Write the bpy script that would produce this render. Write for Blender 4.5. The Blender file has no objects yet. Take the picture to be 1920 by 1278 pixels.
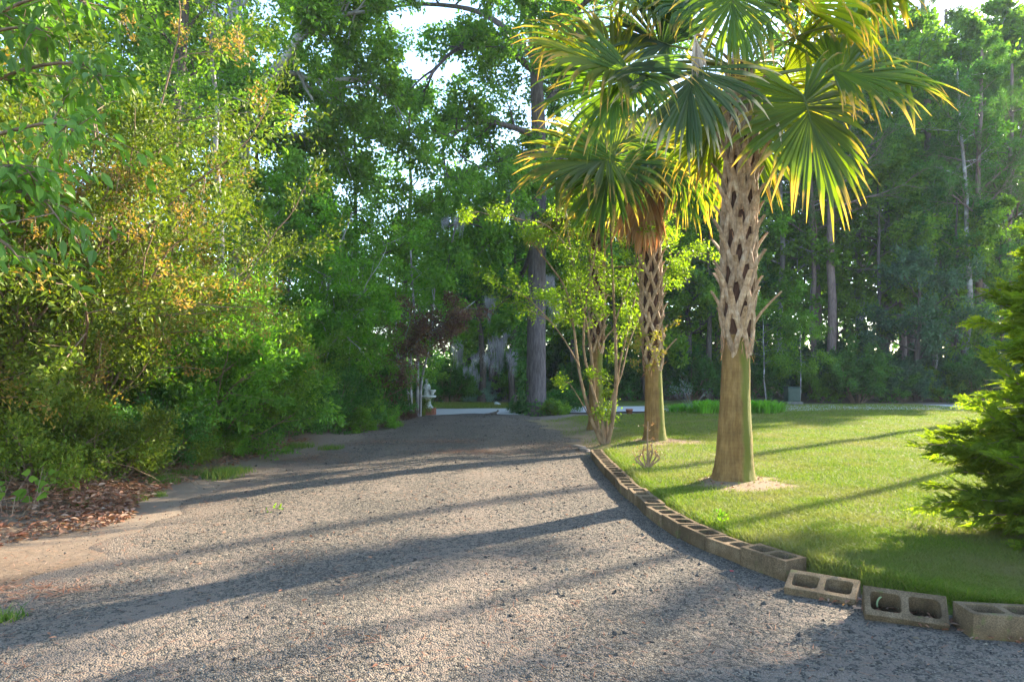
import bpy, math, random
import numpy as np
from mathutils import Vector, Matrix

scene = bpy.context.scene
COL = scene.collection
PI = math.pi
F, CX, HZ, CH = 1250.0, 960.0, 698.0, 1.35      # focal length in px, centre column, horizon row, eye height
UP = np.array([0.0, 0.0, 1.0])


def W(px, py, d):
    """world point seen at pixel (px,py) at depth d"""
    return np.array([(px - CX) / F * d, d, CH + (HZ - py) / F * d])


def unit(v):
    v = np.asarray(v, float)
    return v / (np.linalg.norm(v, axis=-1, keepdims=True) + 1e-12)


# ------------------------------------------------------------------ mesh and object helpers
class MB:
    """collects triangles and quads, then links ONE mesh object"""
    def __init__(self):
        self.v, self.q, self.t, self.n, self.att = [], [], [], 0, []

    def add(self, v, q=None, t=None, att=None):
        v = np.asarray(v, float).reshape(-1, 3)
        if q is not None and len(q):
            self.q.append(np.asarray(q, np.int64) + self.n)
        if t is not None and len(t):
            self.t.append(np.asarray(t, np.int64) + self.n)
        self.v.append(v)
        self.att.append(np.zeros(len(v)) if att is None else np.asarray(att, float))
        self.n += len(v)

    def tube(self, pts, rad, sides=7, cap=True, flat=1.0):
        pts = np.asarray(pts, float)
        n = len(pts)
        rad = np.broadcast_to(np.asarray(rad, float), (n,))
        tan = unit(np.gradient(pts, axis=0))
        ref = np.array([1.0, 0, 0]) if abs(tan[0][0]) < .8 else np.array([0, 1.0, 0])
        a = unit(np.cross(tan, ref))
        b = np.cross(tan, a)
        th = np.linspace(0, 2 * PI, sides, endpoint=False)
        ring = pts[:, None, :] + rad[:, None, None] * (np.cos(th)[None, :, None] * a[:, None, :] + flat * np.sin(th)[None, :, None] * b[:, None, :])
        v = ring.reshape(-1, 3)
        i = np.arange(n - 1)[:, None] * sides
        j = np.arange(sides)[None, :]
        k = (j + 1) % sides
        q = np.stack([i + j, i + k, i + sides + k, i + sides + j], -1).reshape(-1, 4)
        t = None
        if cap:
            v = np.vstack([v, pts[0], pts[-1]])
            c0, c1 = n * sides, n * sides + 1
            jj = np.arange(sides)
            kk = (jj + 1) % sides
            t = np.vstack([np.stack([np.full(sides, c0), kk, jj], -1), np.stack([np.full(sides, c1), (n - 1) * sides + jj, (n - 1) * sides + kk], -1)])
        self.add(v, q, t)

    def lathe(self, prof, c=(0, 0, 0), sides=20):
        prof = np.asarray(prof, float)
        pts = np.stack([np.zeros(len(prof)), np.zeros(len(prof)), prof[:, 1]], -1)
        th = np.linspace(0, 2 * PI, sides, endpoint=False)
        v = np.stack([prof[:, None, 0] * np.cos(th), prof[:, None, 0] * np.sin(th), np.repeat(prof[:, None, 1], sides, 1)], -1).reshape(-1, 3) + np.asarray(c)
        n = len(prof)
        i = np.arange(n - 1)[:, None] * sides
        j = np.arange(sides)[None, :]
        k = (j + 1) % sides
        q = np.stack([i + j, i + k, i + sides + k, i + sides + j], -1).reshape(-1, 4)
        self.add(v, q)

    def box(self, c, s, rz=0.0, rx=0.0, ry=0.0):
        s = np.asarray(s, float) / 2
        v = np.array([[x, y, z] for x in (-1, 1) for y in (-1, 1) for z in (-1, 1)], float) * s
        M = np.array((Matrix.Rotation(rz, 3, 'Z') @ Matrix.Rotation(ry, 3, 'Y') @ Matrix.Rotation(rx, 3, 'X')))
        v = v @ M.T + np.asarray(c)
        self.add(v, [[0, 1, 3, 2], [4, 6, 7, 5], [0, 4, 5, 1], [2, 3, 7, 6], [0, 2, 6, 4], [1, 5, 7, 3]])

    def mesh(self, name, m, smooth=False, attname=None):
        v = np.vstack(self.v)
        q = np.vstack(self.q) if self.q else np.zeros((0, 4), np.int64)
        t = np.vstack(self.t) if self.t else np.zeros((0, 3), np.int64)
        me = bpy.data.meshes.new(name)
        me.vertices.add(len(v))
        me.vertices.foreach_set('co', v.astype(np.float32).ravel())
        loops = np.concatenate([q.ravel(), t.ravel()]).astype(np.int32)
        me.loops.add(len(loops))
        me.loops.foreach_set('vertex_index', loops)
        me.polygons.add(len(q) + len(t))
        start = np.concatenate([np.arange(len(q)) * 4, len(q) * 4 + np.arange(len(t)) * 3]).astype(np.int32)
        tot = np.concatenate([np.full(len(q), 4), np.full(len(t), 3)]).astype(np.int32)
        me.polygons.foreach_set('loop_start', start)
        me.polygons.foreach_set('loop_total', tot)
        me.polygons.foreach_set('use_smooth', np.full(len(tot), smooth))
        if attname:
            a = me.attributes.new(attname, 'FLOAT', 'POINT')
            a.data.foreach_set('value', np.concatenate(self.att).astype(np.float32))
        me.update(calc_edges=True)
        me.validate()
        me.materials.append(m)
        return me

    def build(self, name, m, parent=None, smooth=False, attname=None):
        return link(name, self.mesh(name, m, smooth, attname), parent)


def link(name, data, parent=None):
    o = bpy.data.objects.new(name, data)
    COL.objects.link(o)
    o.parent = parent
    return o


def tag(o, label=None, cat=None, group=None, kind=None):
    if label: o['label'] = label
    if cat: o['category'] = cat
    if group: o['group'] = group
    if kind: o['kind'] = kind
    return o


def thing(name, label, cat, loc=(0, 0, 0), rz=0.0, group=None):
    o = bpy.data.objects.new(name, None)
    COL.objects.link(o)
    o.empty_display_size = .2
    o.location = [float(c) for c in loc]
    o.rotation_euler = (0, 0, rz)
    return tag(o, label, cat, group)


def copy_tree(o, parent=None):
    c = o.copy()
    COL.objects.link(c)
    c.parent = parent
    for ch in list(o.children):
        copy_tree(ch, c)
    return c


def bevel(o, w, seg=2):
    b = o.modifiers.new('bevel', 'BEVEL')
    b.width = w
    b.segments = seg
    b.limit_method = 'ANGLE'
    return o


# ------------------------------------------------------------------ materials
def new_mat(name):
    m = bpy.data.materials.new(name)
    m.use_nodes = True
    nt = m.node_tree
    nt.nodes.clear()
    return m, nt, nt.nodes.new('ShaderNodeOutputMaterial')


def nd(nt, typ, **kw):
    n = nt.nodes.new('ShaderNode' + typ)
    for k, v in kw.items():
        if k.startswith('i_'):
            key = k[2:]
            n.inputs[int(key) if key.isdigit() else key.replace('_', ' ')].default_value = v
        else:
            setattr(n, k, v)
    return n


def ramp(nt, stops, fac=None, interp='LINEAR'):
    n = nt.nodes.new('ShaderNodeValToRGB')
    n.color_ramp.interpolation = interp
    e = n.color_ramp.elements
    while len(e) < len(stops):
        e.new(.5)
    for el, (p, c) in zip(e, stops):
        el.position = p
        el.color = (c[0], c[1], c[2], 1) if len(c) > 1 else (c[0],) * 3 + (1,)
    if fac is not None:
        nt.links.new(fac, n.inputs[0])
    return n


def mix(nt, a, b, fac, blend='MIX'):
    n = nt.nodes.new('ShaderNodeMix')
    n.data_type = 'RGBA'
    n.blend_type = blend
    for s, v in ((n.inputs[0], fac), (n.inputs[6], a), (n.inputs[7], b)):
        if hasattr(v, 'is_linked'):
            nt.links.new(v, s)
        elif isinstance(v, (tuple, list)):
            s.default_value = (v[0], v[1], v[2], 1)
        else:
            s.default_value = v
    return n.outputs[2]


def leaf_mat(name, cols, transl=.45, tcol=(1.9, 2.15, .65), rough=.5, spec=.28, patch=1.4, tips=None, hue=None):
    """leaf: each leaf its own shade, slow colour drift over the plant, light shining through"""
    m, nt, out = new_mat(name)
    L = nt.links.new
    geo = nd(nt, 'NewGeometry')
    n = len(cols)
    r = ramp(nt, [(i / max(1, n - 1), c) for i, c in enumerate(cols)], geo.outputs['Random Per Island'])
    oi = nd(nt, 'ObjectInfo')
    tc = nd(nt, 'TexCoord')
    no = nd(nt, 'TexNoise', i_Scale=patch, i_Detail=1.0)
    L(tc.outputs['Object'], no.inputs['Vector'])
    hs = nd(nt, 'HueSaturation', i_Saturation=1.03)
    mr = nd(nt, 'MapRange', i_1=.3, i_2=.7, i_3=.65, i_4=1.4)
    L(no.outputs[0], mr.inputs[0])
    L(mr.outputs[0], hs.inputs['Value'])
    mh = nd(nt, 'MapRange', i_1=0., i_2=1., i_3=.485, i_4=.512)
    L(oi.outputs['Random'], mh.inputs[0])
    L(mh.outputs[0], hs.inputs['Hue'])
    L(r.outputs[0], hs.inputs['Color'])
    col = hs.outputs[0]
    if tips is not None:
        at = nd(nt, 'Attribute', attribute_name='t')
        n2 = nd(nt, 'TexNoise', i_Scale=6.0)
        L(tc.outputs['Object'], n2.inputs['Vector'])
        ad = nd(nt, 'Math', operation='ADD')
        L(at.outputs['Fac'], ad.inputs[0])
        m2 = nd(nt, 'MapRange', i_1=.3, i_2=.7, i_3=-.16, i_4=.16)
        L(n2.outputs[0], m2.inputs[0])
        L(m2.outputs[0], ad.inputs[1])
        rr = ramp(nt, tips, ad.outputs[0])
        col = mix(nt, col, rr.outputs[0], rr.outputs[1])
        # alpha of the ramp is 1 everywhere: drive the mix by the attribute instead
        mm = nd(nt, 'MapRange', i_1=.68, i_2=.95, i_3=0., i_4=.9)
        L(ad.outputs[0], mm.inputs[0])
        L(mm.outputs[0], col.node.inputs[0])
    bs = nd(nt, 'BsdfPrincipled', i_Roughness=rough)
    bs.inputs['Specular IOR Level'].default_value = spec
    L(col, bs.inputs['Base Color'])
    tr = nd(nt, 'BsdfTranslucent')
    L(mix(nt, col, tcol, 1.0, 'MULTIPLY'), tr.inputs['Color'])
    ms = nd(nt, 'MixShader', i_0=transl)
    L(bs.outputs[0], ms.inputs[1])
    L(tr.outputs[0], ms.inputs[2])
    L(ms.outputs[0], out.inputs[0])
    return m


def bark_mat(name, c0, c1, scale=7.0, stretch=.18, bump=.5, patchcol=None, patchscale=2.0):
    m, nt, out = new_mat(name)
    L = nt.links.new
    tc = nd(nt, 'TexCoord')
    mp = nd(nt, 'Mapping')
    mp.inputs['Scale'].default_value = (1, 1, stretch)
    L(tc.outputs['Object'], mp.inputs[0])
    no = nd(nt, 'TexNoise', i_Scale=scale * 3, i_Detail=5.0, i_Roughness=.7)
    L(mp.outputs[0], no.inputs['Vector'])
    r = ramp(nt, [(.32, c0), (.68, c1)], no.outputs[0])
    col = r.outputs[0]
    if patchcol:
        n2 = nd(nt, 'TexNoise', i_Scale=patchscale, i_Detail=3.0)
        L(tc.outputs['Object'], n2.inputs['Vector'])
        r2 = ramp(nt, [(.5, (0,)), (.62, (1,))], n2.outputs[0])
        col = mix(nt, col, patchcol, r2.outputs[0])
    bs = nd(nt, 'BsdfPrincipled', i_Roughness=.9)
    bs.inputs['Specular IOR Level'].default_value = .15
    L(col, bs.inputs['Base Color'])
    bp = nd(nt, 'Bump', i_Strength=bump, i_Distance=.03)
    L(no.outputs[0], bp.inputs['Height'])
    L(bp.outputs[0], bs.inputs['Normal'])
    L(bs.outputs[0], out.inputs[0])
    return m


def plain_mat(name, c0, c1, scale=12.0, rough=.85, bump=.3, spec=.2, dist=.01):
    m, nt, out = new_mat(name)
    L = nt.links.new
    tc = nd(nt, 'TexCoord')
    no = nd(nt, 'TexNoise', i_Scale=scale, i_Detail=6.0, i_Roughness=.65)
    L(tc.outputs['Object'], no.inputs['Vector'])
    r = ramp(nt, [(.3, c0), (.7, c1)], no.outputs[0])
    bs = nd(nt, 'BsdfPrincipled', i_Roughness=rough)
    bs.inputs['Specular IOR Level'].default_value = spec
    L(r.outputs[0], bs.inputs['Base Color'])
    bp = nd(nt, 'Bump', i_Strength=bump, i_Distance=dist)
    L(no.outputs[0], bp.inputs['Height'])
    L(bp.outputs[0], bs.inputs['Normal'])
    L(bs.outputs[0], out.inputs[0])
    return m


def island_mat(name, cols, rough=.8, spec=.2, transl=0.0, interp='LINEAR', patch=None):
    """every loose piece (stone, dead leaf, blade) its own colour"""
    m, nt, out = new_mat(name)
    L = nt.links.new
    geo = nd(nt, 'NewGeometry')
    n = len(cols)
    r = ramp(nt, [(i / max(1, n - 1), c) for i, c in enumerate(cols)], geo.outputs['Random Per Island'], interp)
    col = r.outputs[0]
    if patch:
        c2, sc, lo, hi = patch
        tc = nd(nt, 'TexCoord')
        no = nd(nt, 'TexNoise', i_Scale=sc, i_Detail=3.0)
        L(tc.outputs['Object'], no.inputs['Vector'])
        rr = ramp(nt, [(lo, (0,)), (hi, (1,))], no.outputs[0])
        col = mix(nt, col, c2, rr.outputs[0])
    bs = nd(nt, 'BsdfPrincipled', i_Roughness=rough)
    bs.inputs['Specular IOR Level'].default_value = spec
    L(col, bs.inputs['Base Color'])
    if transl > 0:
        tr = nd(nt, 'BsdfTranslucent')
        L(mix(nt, col, (1.4, 1.6, .8), 1.0, 'MULTIPLY'), tr.inputs['Color'])
        ms = nd(nt, 'MixShader', i_0=transl)
        L(bs.outputs[0], ms.inputs[1])
        L(tr.outputs[0], ms.inputs[2])
        L(ms.outputs[0], out.inputs[0])
    else:
        L(bs.outputs[0], out.inputs[0])
    return m


# ------------------------------------------------------------------ value noise for terrain
_ng = np.random.default_rng(5).random((64, 64))


def vnoise(x, y):
    x = np.asarray(x, float); y = np.asarray(y, float)
    xi = np.floor(x).astype(int); yi = np.floor(y).astype(int)
    fx = x - xi; fy = y - yi
    fx = fx * fx * (3 - 2 * fx); fy = fy * fy * (3 - 2 * fy)
    g = lambda a, b: _ng[a % 64, b % 64]
    return (g(xi, yi) * (1 - fx) + g(xi + 1, yi) * fx) * (1 - fy) + (g(xi, yi + 1) * (1 - fx) + g(xi + 1, yi + 1) * fx) * fy


def sstep(t):
    t = np.clip(t, 0, 1)
    return t * t * (3 - 2 * t)


# the line of the blocks / right edge of the drive, and the left edge, as functions of depth
_ry = [-40, 2.6, 3.0, 3.22, 3.4, 3.62, 3.95, 4.3, 4.65, 5.0, 5.55, 6.3, 7.3, 9.4, 10.7, 12.0, 14.0, 17.0, 19.5, 21.0, 23.0]
_rx = [60, 30, 6.0, 3.6, 2.72, 2.30, 2.02, 1.82, 1.67, 1.55, 1.42, 1.33, 1.29, 1.30, 1.34, 1.25, 1.15, .95, .62, .35, .30]


def xr(y):
    return np.interp(y, _ry, _rx)


def xl(y):
    return np.interp(y, [-40, 3, 5, 8, 11, 15, 19, 21, 23, 30], [-3.2, -3.0, -3.05, -3.15, -3.2, -3.1, -2.85, -2.9, -4.5, -9])


PALMS = [(415 / F * 7.55, 7.55), (268 / F * 11.8, 11.8), (157 / F * 14.6, 14.6)]


def ground_h(x, y):
    x = np.asarray(x, float); y = np.asarray(y, float)
    w = np.interp(y, [10.5, 13], [.16, 1.2])
    st = .10 * sstep((x - xr(y) - .06) / w)
    far = np.interp(y, [18, 22, 26, 30], [1, .5, .8, 1])
    bank = .22 * sstep((xl(y) - .35 - x) / 2.2) * np.interp(y, [20, 24], [1, .2])
    crown = .05 * np.exp(-((x + 1.0) / 1.6) ** 2) * np.interp(y, [0, 20, 24], [1, 1, 0])
    m = sum(.055 * np.exp(-((x - a) ** 2 + (y - b) ** 2) / .22) for a, b in PALMS)
    un = (vnoise(x * .9 + 7, y * .9) - .5) * .03 + (vnoise(x * 2.7, y * 2.7 + 3) - .5) * .012
    return st * far + bank + crown + m + un


def on_ground(x, y, dz=0.0):
    return (float(x), float(y), float(ground_h(x, y)) + dz)


def G(px, py):
    """ground point under pixel (px,py)"""
    d = F * CH / (py - HZ)
    for _ in range(4):
        x = (px - CX) / F * d
        d = F * (CH - float(ground_h(x, d))) / (py - HZ)
    x = (px - CX) / F * d
    return (x, d, float(ground_h(x, d)))
# ================================================================== SETTING
def gravel_mat():
    m, nt, out = new_mat('gravel_drive')
    L = nt.links.new
    tc = nd(nt, 'TexCoord')
    v1 = nd(nt, 'TexVoronoi', i_Scale=105.0)
    v2 = nd(nt, 'TexVoronoi', i_Scale=33.0)
    nb = nd(nt, 'TexNoise', i_Scale=1.1, i_Detail=5.0, i_Roughness=.65)
    nf = nd(nt, 'TexNoise', i_Scale=160.0, i_Detail=3.0)
    for n in (v1, v2, nb, nf):
        L(tc.outputs['Object'], n.inputs['Vector'])
    sp = nd(nt, 'SeparateColor')
    L(v1.outputs['Color'], sp.inputs[0])
    stones = ramp(nt, [(0, (0.0254, 0.0240, 0.0224)), (.3, (0.0742, 0.0660, 0.0550)), (.7, (0.1399, 0.1200, 0.0937)), (1, (0.2226, 0.1900, 0.1462))], sp.outputs[0])
    sand = ramp(nt, [(.3, (.125, .098, .076)), (.7, (.205, .168, .132))], nf.outputs[0])
    at = nd(nt, 'Attribute', attribute_name='t')
    pr = nd(nt, 'MapRange', i_1=.40, i_2=.70, i_3=0., i_4=.62)
    L(nb.outputs[0], pr.inputs[0])
    ad = nd(nt, 'Math', operation='ADD', use_clamp=True)
    L(pr.outputs[0], ad.inputs[0]); L(at.outputs['Fac'], ad.inputs[1])
    sp2 = nd(nt, 'SeparateColor')
    L(v2.outputs['Color'], sp2.inputs[0])
    gt = nd(nt, 'Math', operation='GREATER_THAN')
    L(ad.outputs[0], gt.inputs[0]); L(sp2.outputs[1], gt.inputs[1])
    half = mix(nt, stones.outputs[0], sand.outputs[0], gt.outputs[0])
    bs = nd(nt, 'BsdfPrincipled', i_Roughness=.95)
    bs.inputs['Specular IOR Level'].default_value = .15
    L(half, bs.inputs['Base Color'])
    h = nd(nt, 'Math', operation='ADD')
    L(v1.outputs['Distance'], h.inputs[0]); L(v2.outputs['Distance'], h.inputs[1])
    bp = nd(nt, 'Bump', i_Strength=.9, i_Distance=.012, invert=True)
    L(h.outputs[0], bp.inputs['Height'])
    L(bp.outputs[0], bs.inputs['Normal'])
    L(bs.outputs[0], out.inputs[0])
    return m


def soil_mat(name, a, b, c, s1=.8, s2=25.0):
    """a: bare soil, b: leaf litter, c: third tone"""
    m, nt, out = new_mat(name)
    L = nt.links.new
    tc = nd(nt, 'TexCoord')
    n1 = nd(nt, 'TexNoise', i_Scale=s1, i_Detail=6.0, i_Roughness=.65)
    n2 = nd(nt, 'TexNoise', i_Scale=s2, i_Detail=5.0, i_Roughness=.75)
    v = nd(nt, 'TexVoronoi', i_Scale=42.0)
    for n in (n1, n2, v):
        L(tc.outputs['Object'], n.inputs['Vector'])
    ra = ramp(nt, [(.30, b), (.62, a)], n1.outputs[0])
    rb = ramp(nt, [(.35, (.55,) * 3), (.68, (1.25,) * 3)], n2.outputs[0])
    col = mix(nt, ra.outputs[0], rb.outputs[0], 1.0, 'MULTIPLY')
    at = nd(nt, 'Attribute', attribute_name='t')
    col = mix(nt, col, c, at.outputs['Fac'])
    bs = nd(nt, 'BsdfPrincipled', i_Roughness=.95)
    bs.inputs['Specular IOR Level'].default_value = .1
    L(col, bs.inputs['Base Color'])
    n9 = nd(nt, 'TexNoise', i_Scale=140.0, i_Detail=4.0, i_Roughness=.8)
    L(tc.outputs['Object'], n9.inputs['Vector'])
    ad = nd(nt, 'Math', operation='ADD')
    L(n2.outputs[0], ad.inputs[0]); L(n9.outputs[0], ad.inputs[1])
    bp = nd(nt, 'Bump', i_Strength=.55, i_Distance=.015)
    L(ad.outputs[0], bp.inputs['Height'])
    L(bp.outputs[0], bs.inputs['Normal'])
    L(bs.outputs[0], out.inputs[0])
    return m


def sheet(name, X, Y, Z, m, att=None, kind='structure'):
    """grid sheet from 2-D coordinate arrays"""
    n, k = X.shape
    b = MB()
    i = np.arange(n - 1)[:, None] * k
    j = np.arange(k - 1)[None, :]
    q = np.stack([i + j, i + j + 1, i + k + j + 1, i + k + j], -1).reshape(-1, 4)
    b.add(np.stack([X, Y, Z], -1).reshape(-1, 3), q, att=None if att is None else att.ravel())
    o = b.build(name, m, None, True, 't')
    return tag(o, kind=kind)


def build_setting():
    # ---- ground, one sheet out to the horizon
    gx = np.concatenate([-np.geomspace(400, 14, 16), np.linspace(-13, 15, 190), np.geomspace(16, 400, 16)])
    gy = np.concatenate([-np.geomspace(400, 3, 14), np.linspace(-2, 31, 215), np.geomspace(32, 600, 20)])
    X, Y = np.meshgrid(gx, gy)
    H = ground_h(X, Y)
    inside = (X > xl(Y) + .5) & (X < 14.6) & (Y > 2) & (Y < 29) & (X > -3)
    H = H - .03 * inside
    t = sstep((X - xl(Y) + 1.5 + (vnoise(X * 2.2, Y * 2.2) - .5) * .9) / .5) * sstep((Y - 4) / 2) * .9
    sheet('ground', X, Y, H, soil_mat('forest_floor', (.20, .155, .112), (.115, .066, .038), (.215, .172, .13)), t)
    # ---- driveway, ragged along its left edge
    ys = np.concatenate([np.linspace(-6, 2.4, 18), np.linspace(2.5, 21.6, 260)])
    us = np.linspace(0, 1, 60)
    lo = xl(ys) - .25 + (vnoise(ys * 1.3, 2) - .5) * .55 + (vnoise(ys * 4.1, 9) - .5) * .25
    hi = np.minimum(xr(ys), 9.0) + np.where(ys < 10.8, .10, (vnoise(ys * 2.1, 20) - .5) * .5 + .05)
    X = lo[:, None] + (hi - lo)[:, None] * us[None, :]
    Y = np.repeat(ys[:, None], 60, 1)
    t = sstep((lo[:, None] + .95 - X) / 1.0) * 1.15 + np.where(Y > 11, sstep((X - hi[:, None] + .8) / .8) * .8, 0) \
        + .3 * sstep((vnoise(X * 1.4 + 3, Y * .5) - .5) * 4) + .42 * ruts(X, Y)
    Z = ground_h(X, Y) + .008
    Z[:, 0] -= .03
    Z[:, 1] -= .004
    sheet('driveway', X, Y, Z, gravel_mat(), t)
    # ---- gravel lane crossing at the far end
    xs = np.linspace(-9, 17, 130)
    vs = np.linspace(0, 1, 14)
    y0 = 20.9 + (vnoise(xs * .8, 4) - .5) * .5 + np.interp(xs, [0, 3, 14], [0, .7, 2.0])
    y1 = 24.6 + (vnoise(xs * .9, 14) - .5) * .4 + np.interp(xs, [0, 14], [0, 1.6])
    X = np.repeat(xs[None, :], 14, 0)
    Y = y0[None, :] + (y1 - y0)[None, :] * vs[:, None]
    sheet('gravel_lane', X, Y, ground_h(X, Y) + .018, plain_mat('pale_gravel', (.40, .39, .38), (.56, .54, .51), 30, .95, .6), X * 0)
    # ---- lawn
    ys = np.concatenate([np.linspace(3.36, 12, 90), np.linspace(12.2, 26.6, 90)])
    us = np.linspace(0, 1, 110) ** 1.3
    lo = xr(ys) + np.where(ys < 10.8, .06, -.15 + (vnoise(ys * 1.7, 33) - .5) * .5 + (vnoise(ys * 5, 36) - .5) * .3) + np.interp(ys, [18.5, 21, 26.6], [0, 4.2, 5.5])
    hi = np.full_like(ys, 16.0)
    X = lo[:, None] + (hi - lo)[:, None] * us[None, :]
    Y = np.repeat(ys[:, None], 110, 1)
    D = lawn_dirt(X, Y)
    Z = ground_h(X, Y) + .016
    Z[:, 0] -= np.where(ys > 10.8, .04, 0)
    sheet('lawn', X, Y, Z, soil_mat('turf', (0.0990, 0.1386, 0.0231), (0.1650, 0.1650, 0.0462), (0.2508, 0.1782, 0.1122), 1.3, 60.0), D)
    # ---- far grass verge past the lane
    xs = np.linspace(-14, 9, 90)
    X = np.repeat(xs[None, :], 12, 0)
    y0 = y1[0] + .1 + (vnoise(xs * .8, 40) - .5) * .4
    Y = y0[None, :] + (29.5 - y0)[None, :] * np.linspace(0, 1, 12)[:, None]
    sheet('far_verge', X, Y, ground_h(X, Y) + .012, soil_mat('verge_turf', (0.1050, 0.1500, 0.0300), (0.1800, 0.1800, 0.0600), (0.2250, 0.1875, 0.0750), .7, 40.0), X * 0)


def lawn_dirt(X, Y):
    d = np.zeros_like(X)
    for (a, b), r in zip(PALMS, (.50, .58, .5)):
        rr = np.hypot(X - a - .12, (Y - b) * .9) + (vnoise(X * 4 + 1, Y * 4) - .5) * .55 + (vnoise(X * 11, Y * 11) - .5) * .25
        d = np.maximum(d, 1 - sstep((rr - r * .55) / (r * .7)))
    d = np.maximum(d, .42 * sstep((vnoise(X * .9 + 11, Y * .9) - .62) * 3) * (Y < 11))
    d = np.maximum(d, .9 * sstep((1.25 - (X - xr(Y))) / .9) * sstep((Y - 10.3) / 1.0) * sstep((20.5 - Y) / 1.5) * (.35 + .9 * vnoise(X * 1.5, Y * 1.1)))
    return np.clip(d, 0, 1)


def ruts(x, y):
    w = (vnoise(y * .35, 50) - .5) * .35
    return np.exp(-((x + 1.95 - w) / .30) ** 2) + np.exp(-((x + .30 - w) / .30) ** 2)


def lump_shape(n, r, rng, squash=.62):
    """n octahedron stones"""
    base = np.array([[1, 0, 0], [0, 1, 0], [-1, 0, 0], [0, -1, 0], [0, 0, 1], [0, 0, -1]], float)
    tri = np.array([[0, 1, 4], [1, 2, 4], [2, 3, 4], [3, 0, 4], [1, 0, 5], [2, 1, 5], [3, 2, 5], [0, 3, 5]])
    v = base[None] * rng.uniform(.6, 1.25, (n, 6, 1)) + rng.normal(0, .18, (n, 6, 3))
    v = v * r[:, None, None] * rng.uniform(.7, 1.3, (n, 1, 3))
    v[:, :, 2] *= squash
    a = rng.uniform(0, 2 * PI, n)
    c, s = np.cos(a)[:, None], np.sin(a)[:, None]
    x = v[:, :, 0] * c - v[:, :, 1] * s
    y = v[:, :, 0] * s + v[:, :, 1] * c
    v[:, :, 0], v[:, :, 1] = x, y
    t = tri[None] + np.arange(n)[:, None, None] * 6
    return v, t.reshape(-1, 3)


def build_gravel():
    rng = np.random.default_rng(11)
    n = 90000
    y = 2.3 * (20.5 / 2.3) ** (rng.random(n) ** 1.25)
    lo, hi = xl(y) - .5, np.minimum(xr(y), y * .85 + .3)
    x = lo + (hi - lo) * rng.random(n)
    keep = rng.random(n) > sstep((lo + 1.4 - x) / 1.4) * .93
    keep &= rng.random(n) < .25 + 1.3 * vnoise(x * 1.7 + 5, y * 1.7) - .5 * ruts(x, y)
    x, y = x[keep], y[keep]
    n = len(x)
    r = rng.uniform(.0024, .0062, n) * np.interp(y, [2.3, 5, 20], [.9, 1.15, 2.1])
    big = rng.random(n) < .05
    r[big] *= rng.uniform(1.7, 3.0, big.sum())
    v, t = lump_shape(n, r, rng)
    v += np.stack([x, y, ground_h(x, y) + .008 + r * .15], -1)[:, None, :]
    b = MB()
    b.add(v.reshape(-1, 3), None, t)
    o = b.build('gravel', island_mat('stones', [(0.0127, 0.0120, 0.0120), (0.0636, 0.0580, 0.0490), (0.1166, 0.1000, 0.0774), (0.1590, 0.1250, 0.0860), (0.0371, 0.0340, 0.0301), (0.1219, 0.1070, 0.0843), (0.2120, 0.1800, 0.1376)], .9), None)
    tag(o, 'loose grey and tan gravel stones scattered over the driveway', 'gravel', kind='stuff')


def blades(b, rng, x, y, z, h, w, lean=.5):
    n = len(x)
    a = rng.uniform(0, 2 * PI, n)
    l = rng.normal(0, lean, (n, 2)) * h[:, None]
    P = np.stack([x, y, z], -1)
    s = np.stack([np.cos(a), np.sin(a), np.zeros(n)], -1) * (w / 2)[:, None]
    m = P + np.stack([l[:, 0] * .35, l[:, 1] * .35, h * .6], -1)
    tip = P + np.stack([l[:, 0], l[:, 1], h * .95], -1)
    v = np.stack([P - s, P + s, m + s * .75, m - s * .75, tip], 1)
    o = np.arange(n)[:, None] * 5
    b.add(v.reshape(-1, 3), o + np.array([0, 1, 2, 3]), o + np.array([3, 2, 4]))


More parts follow.
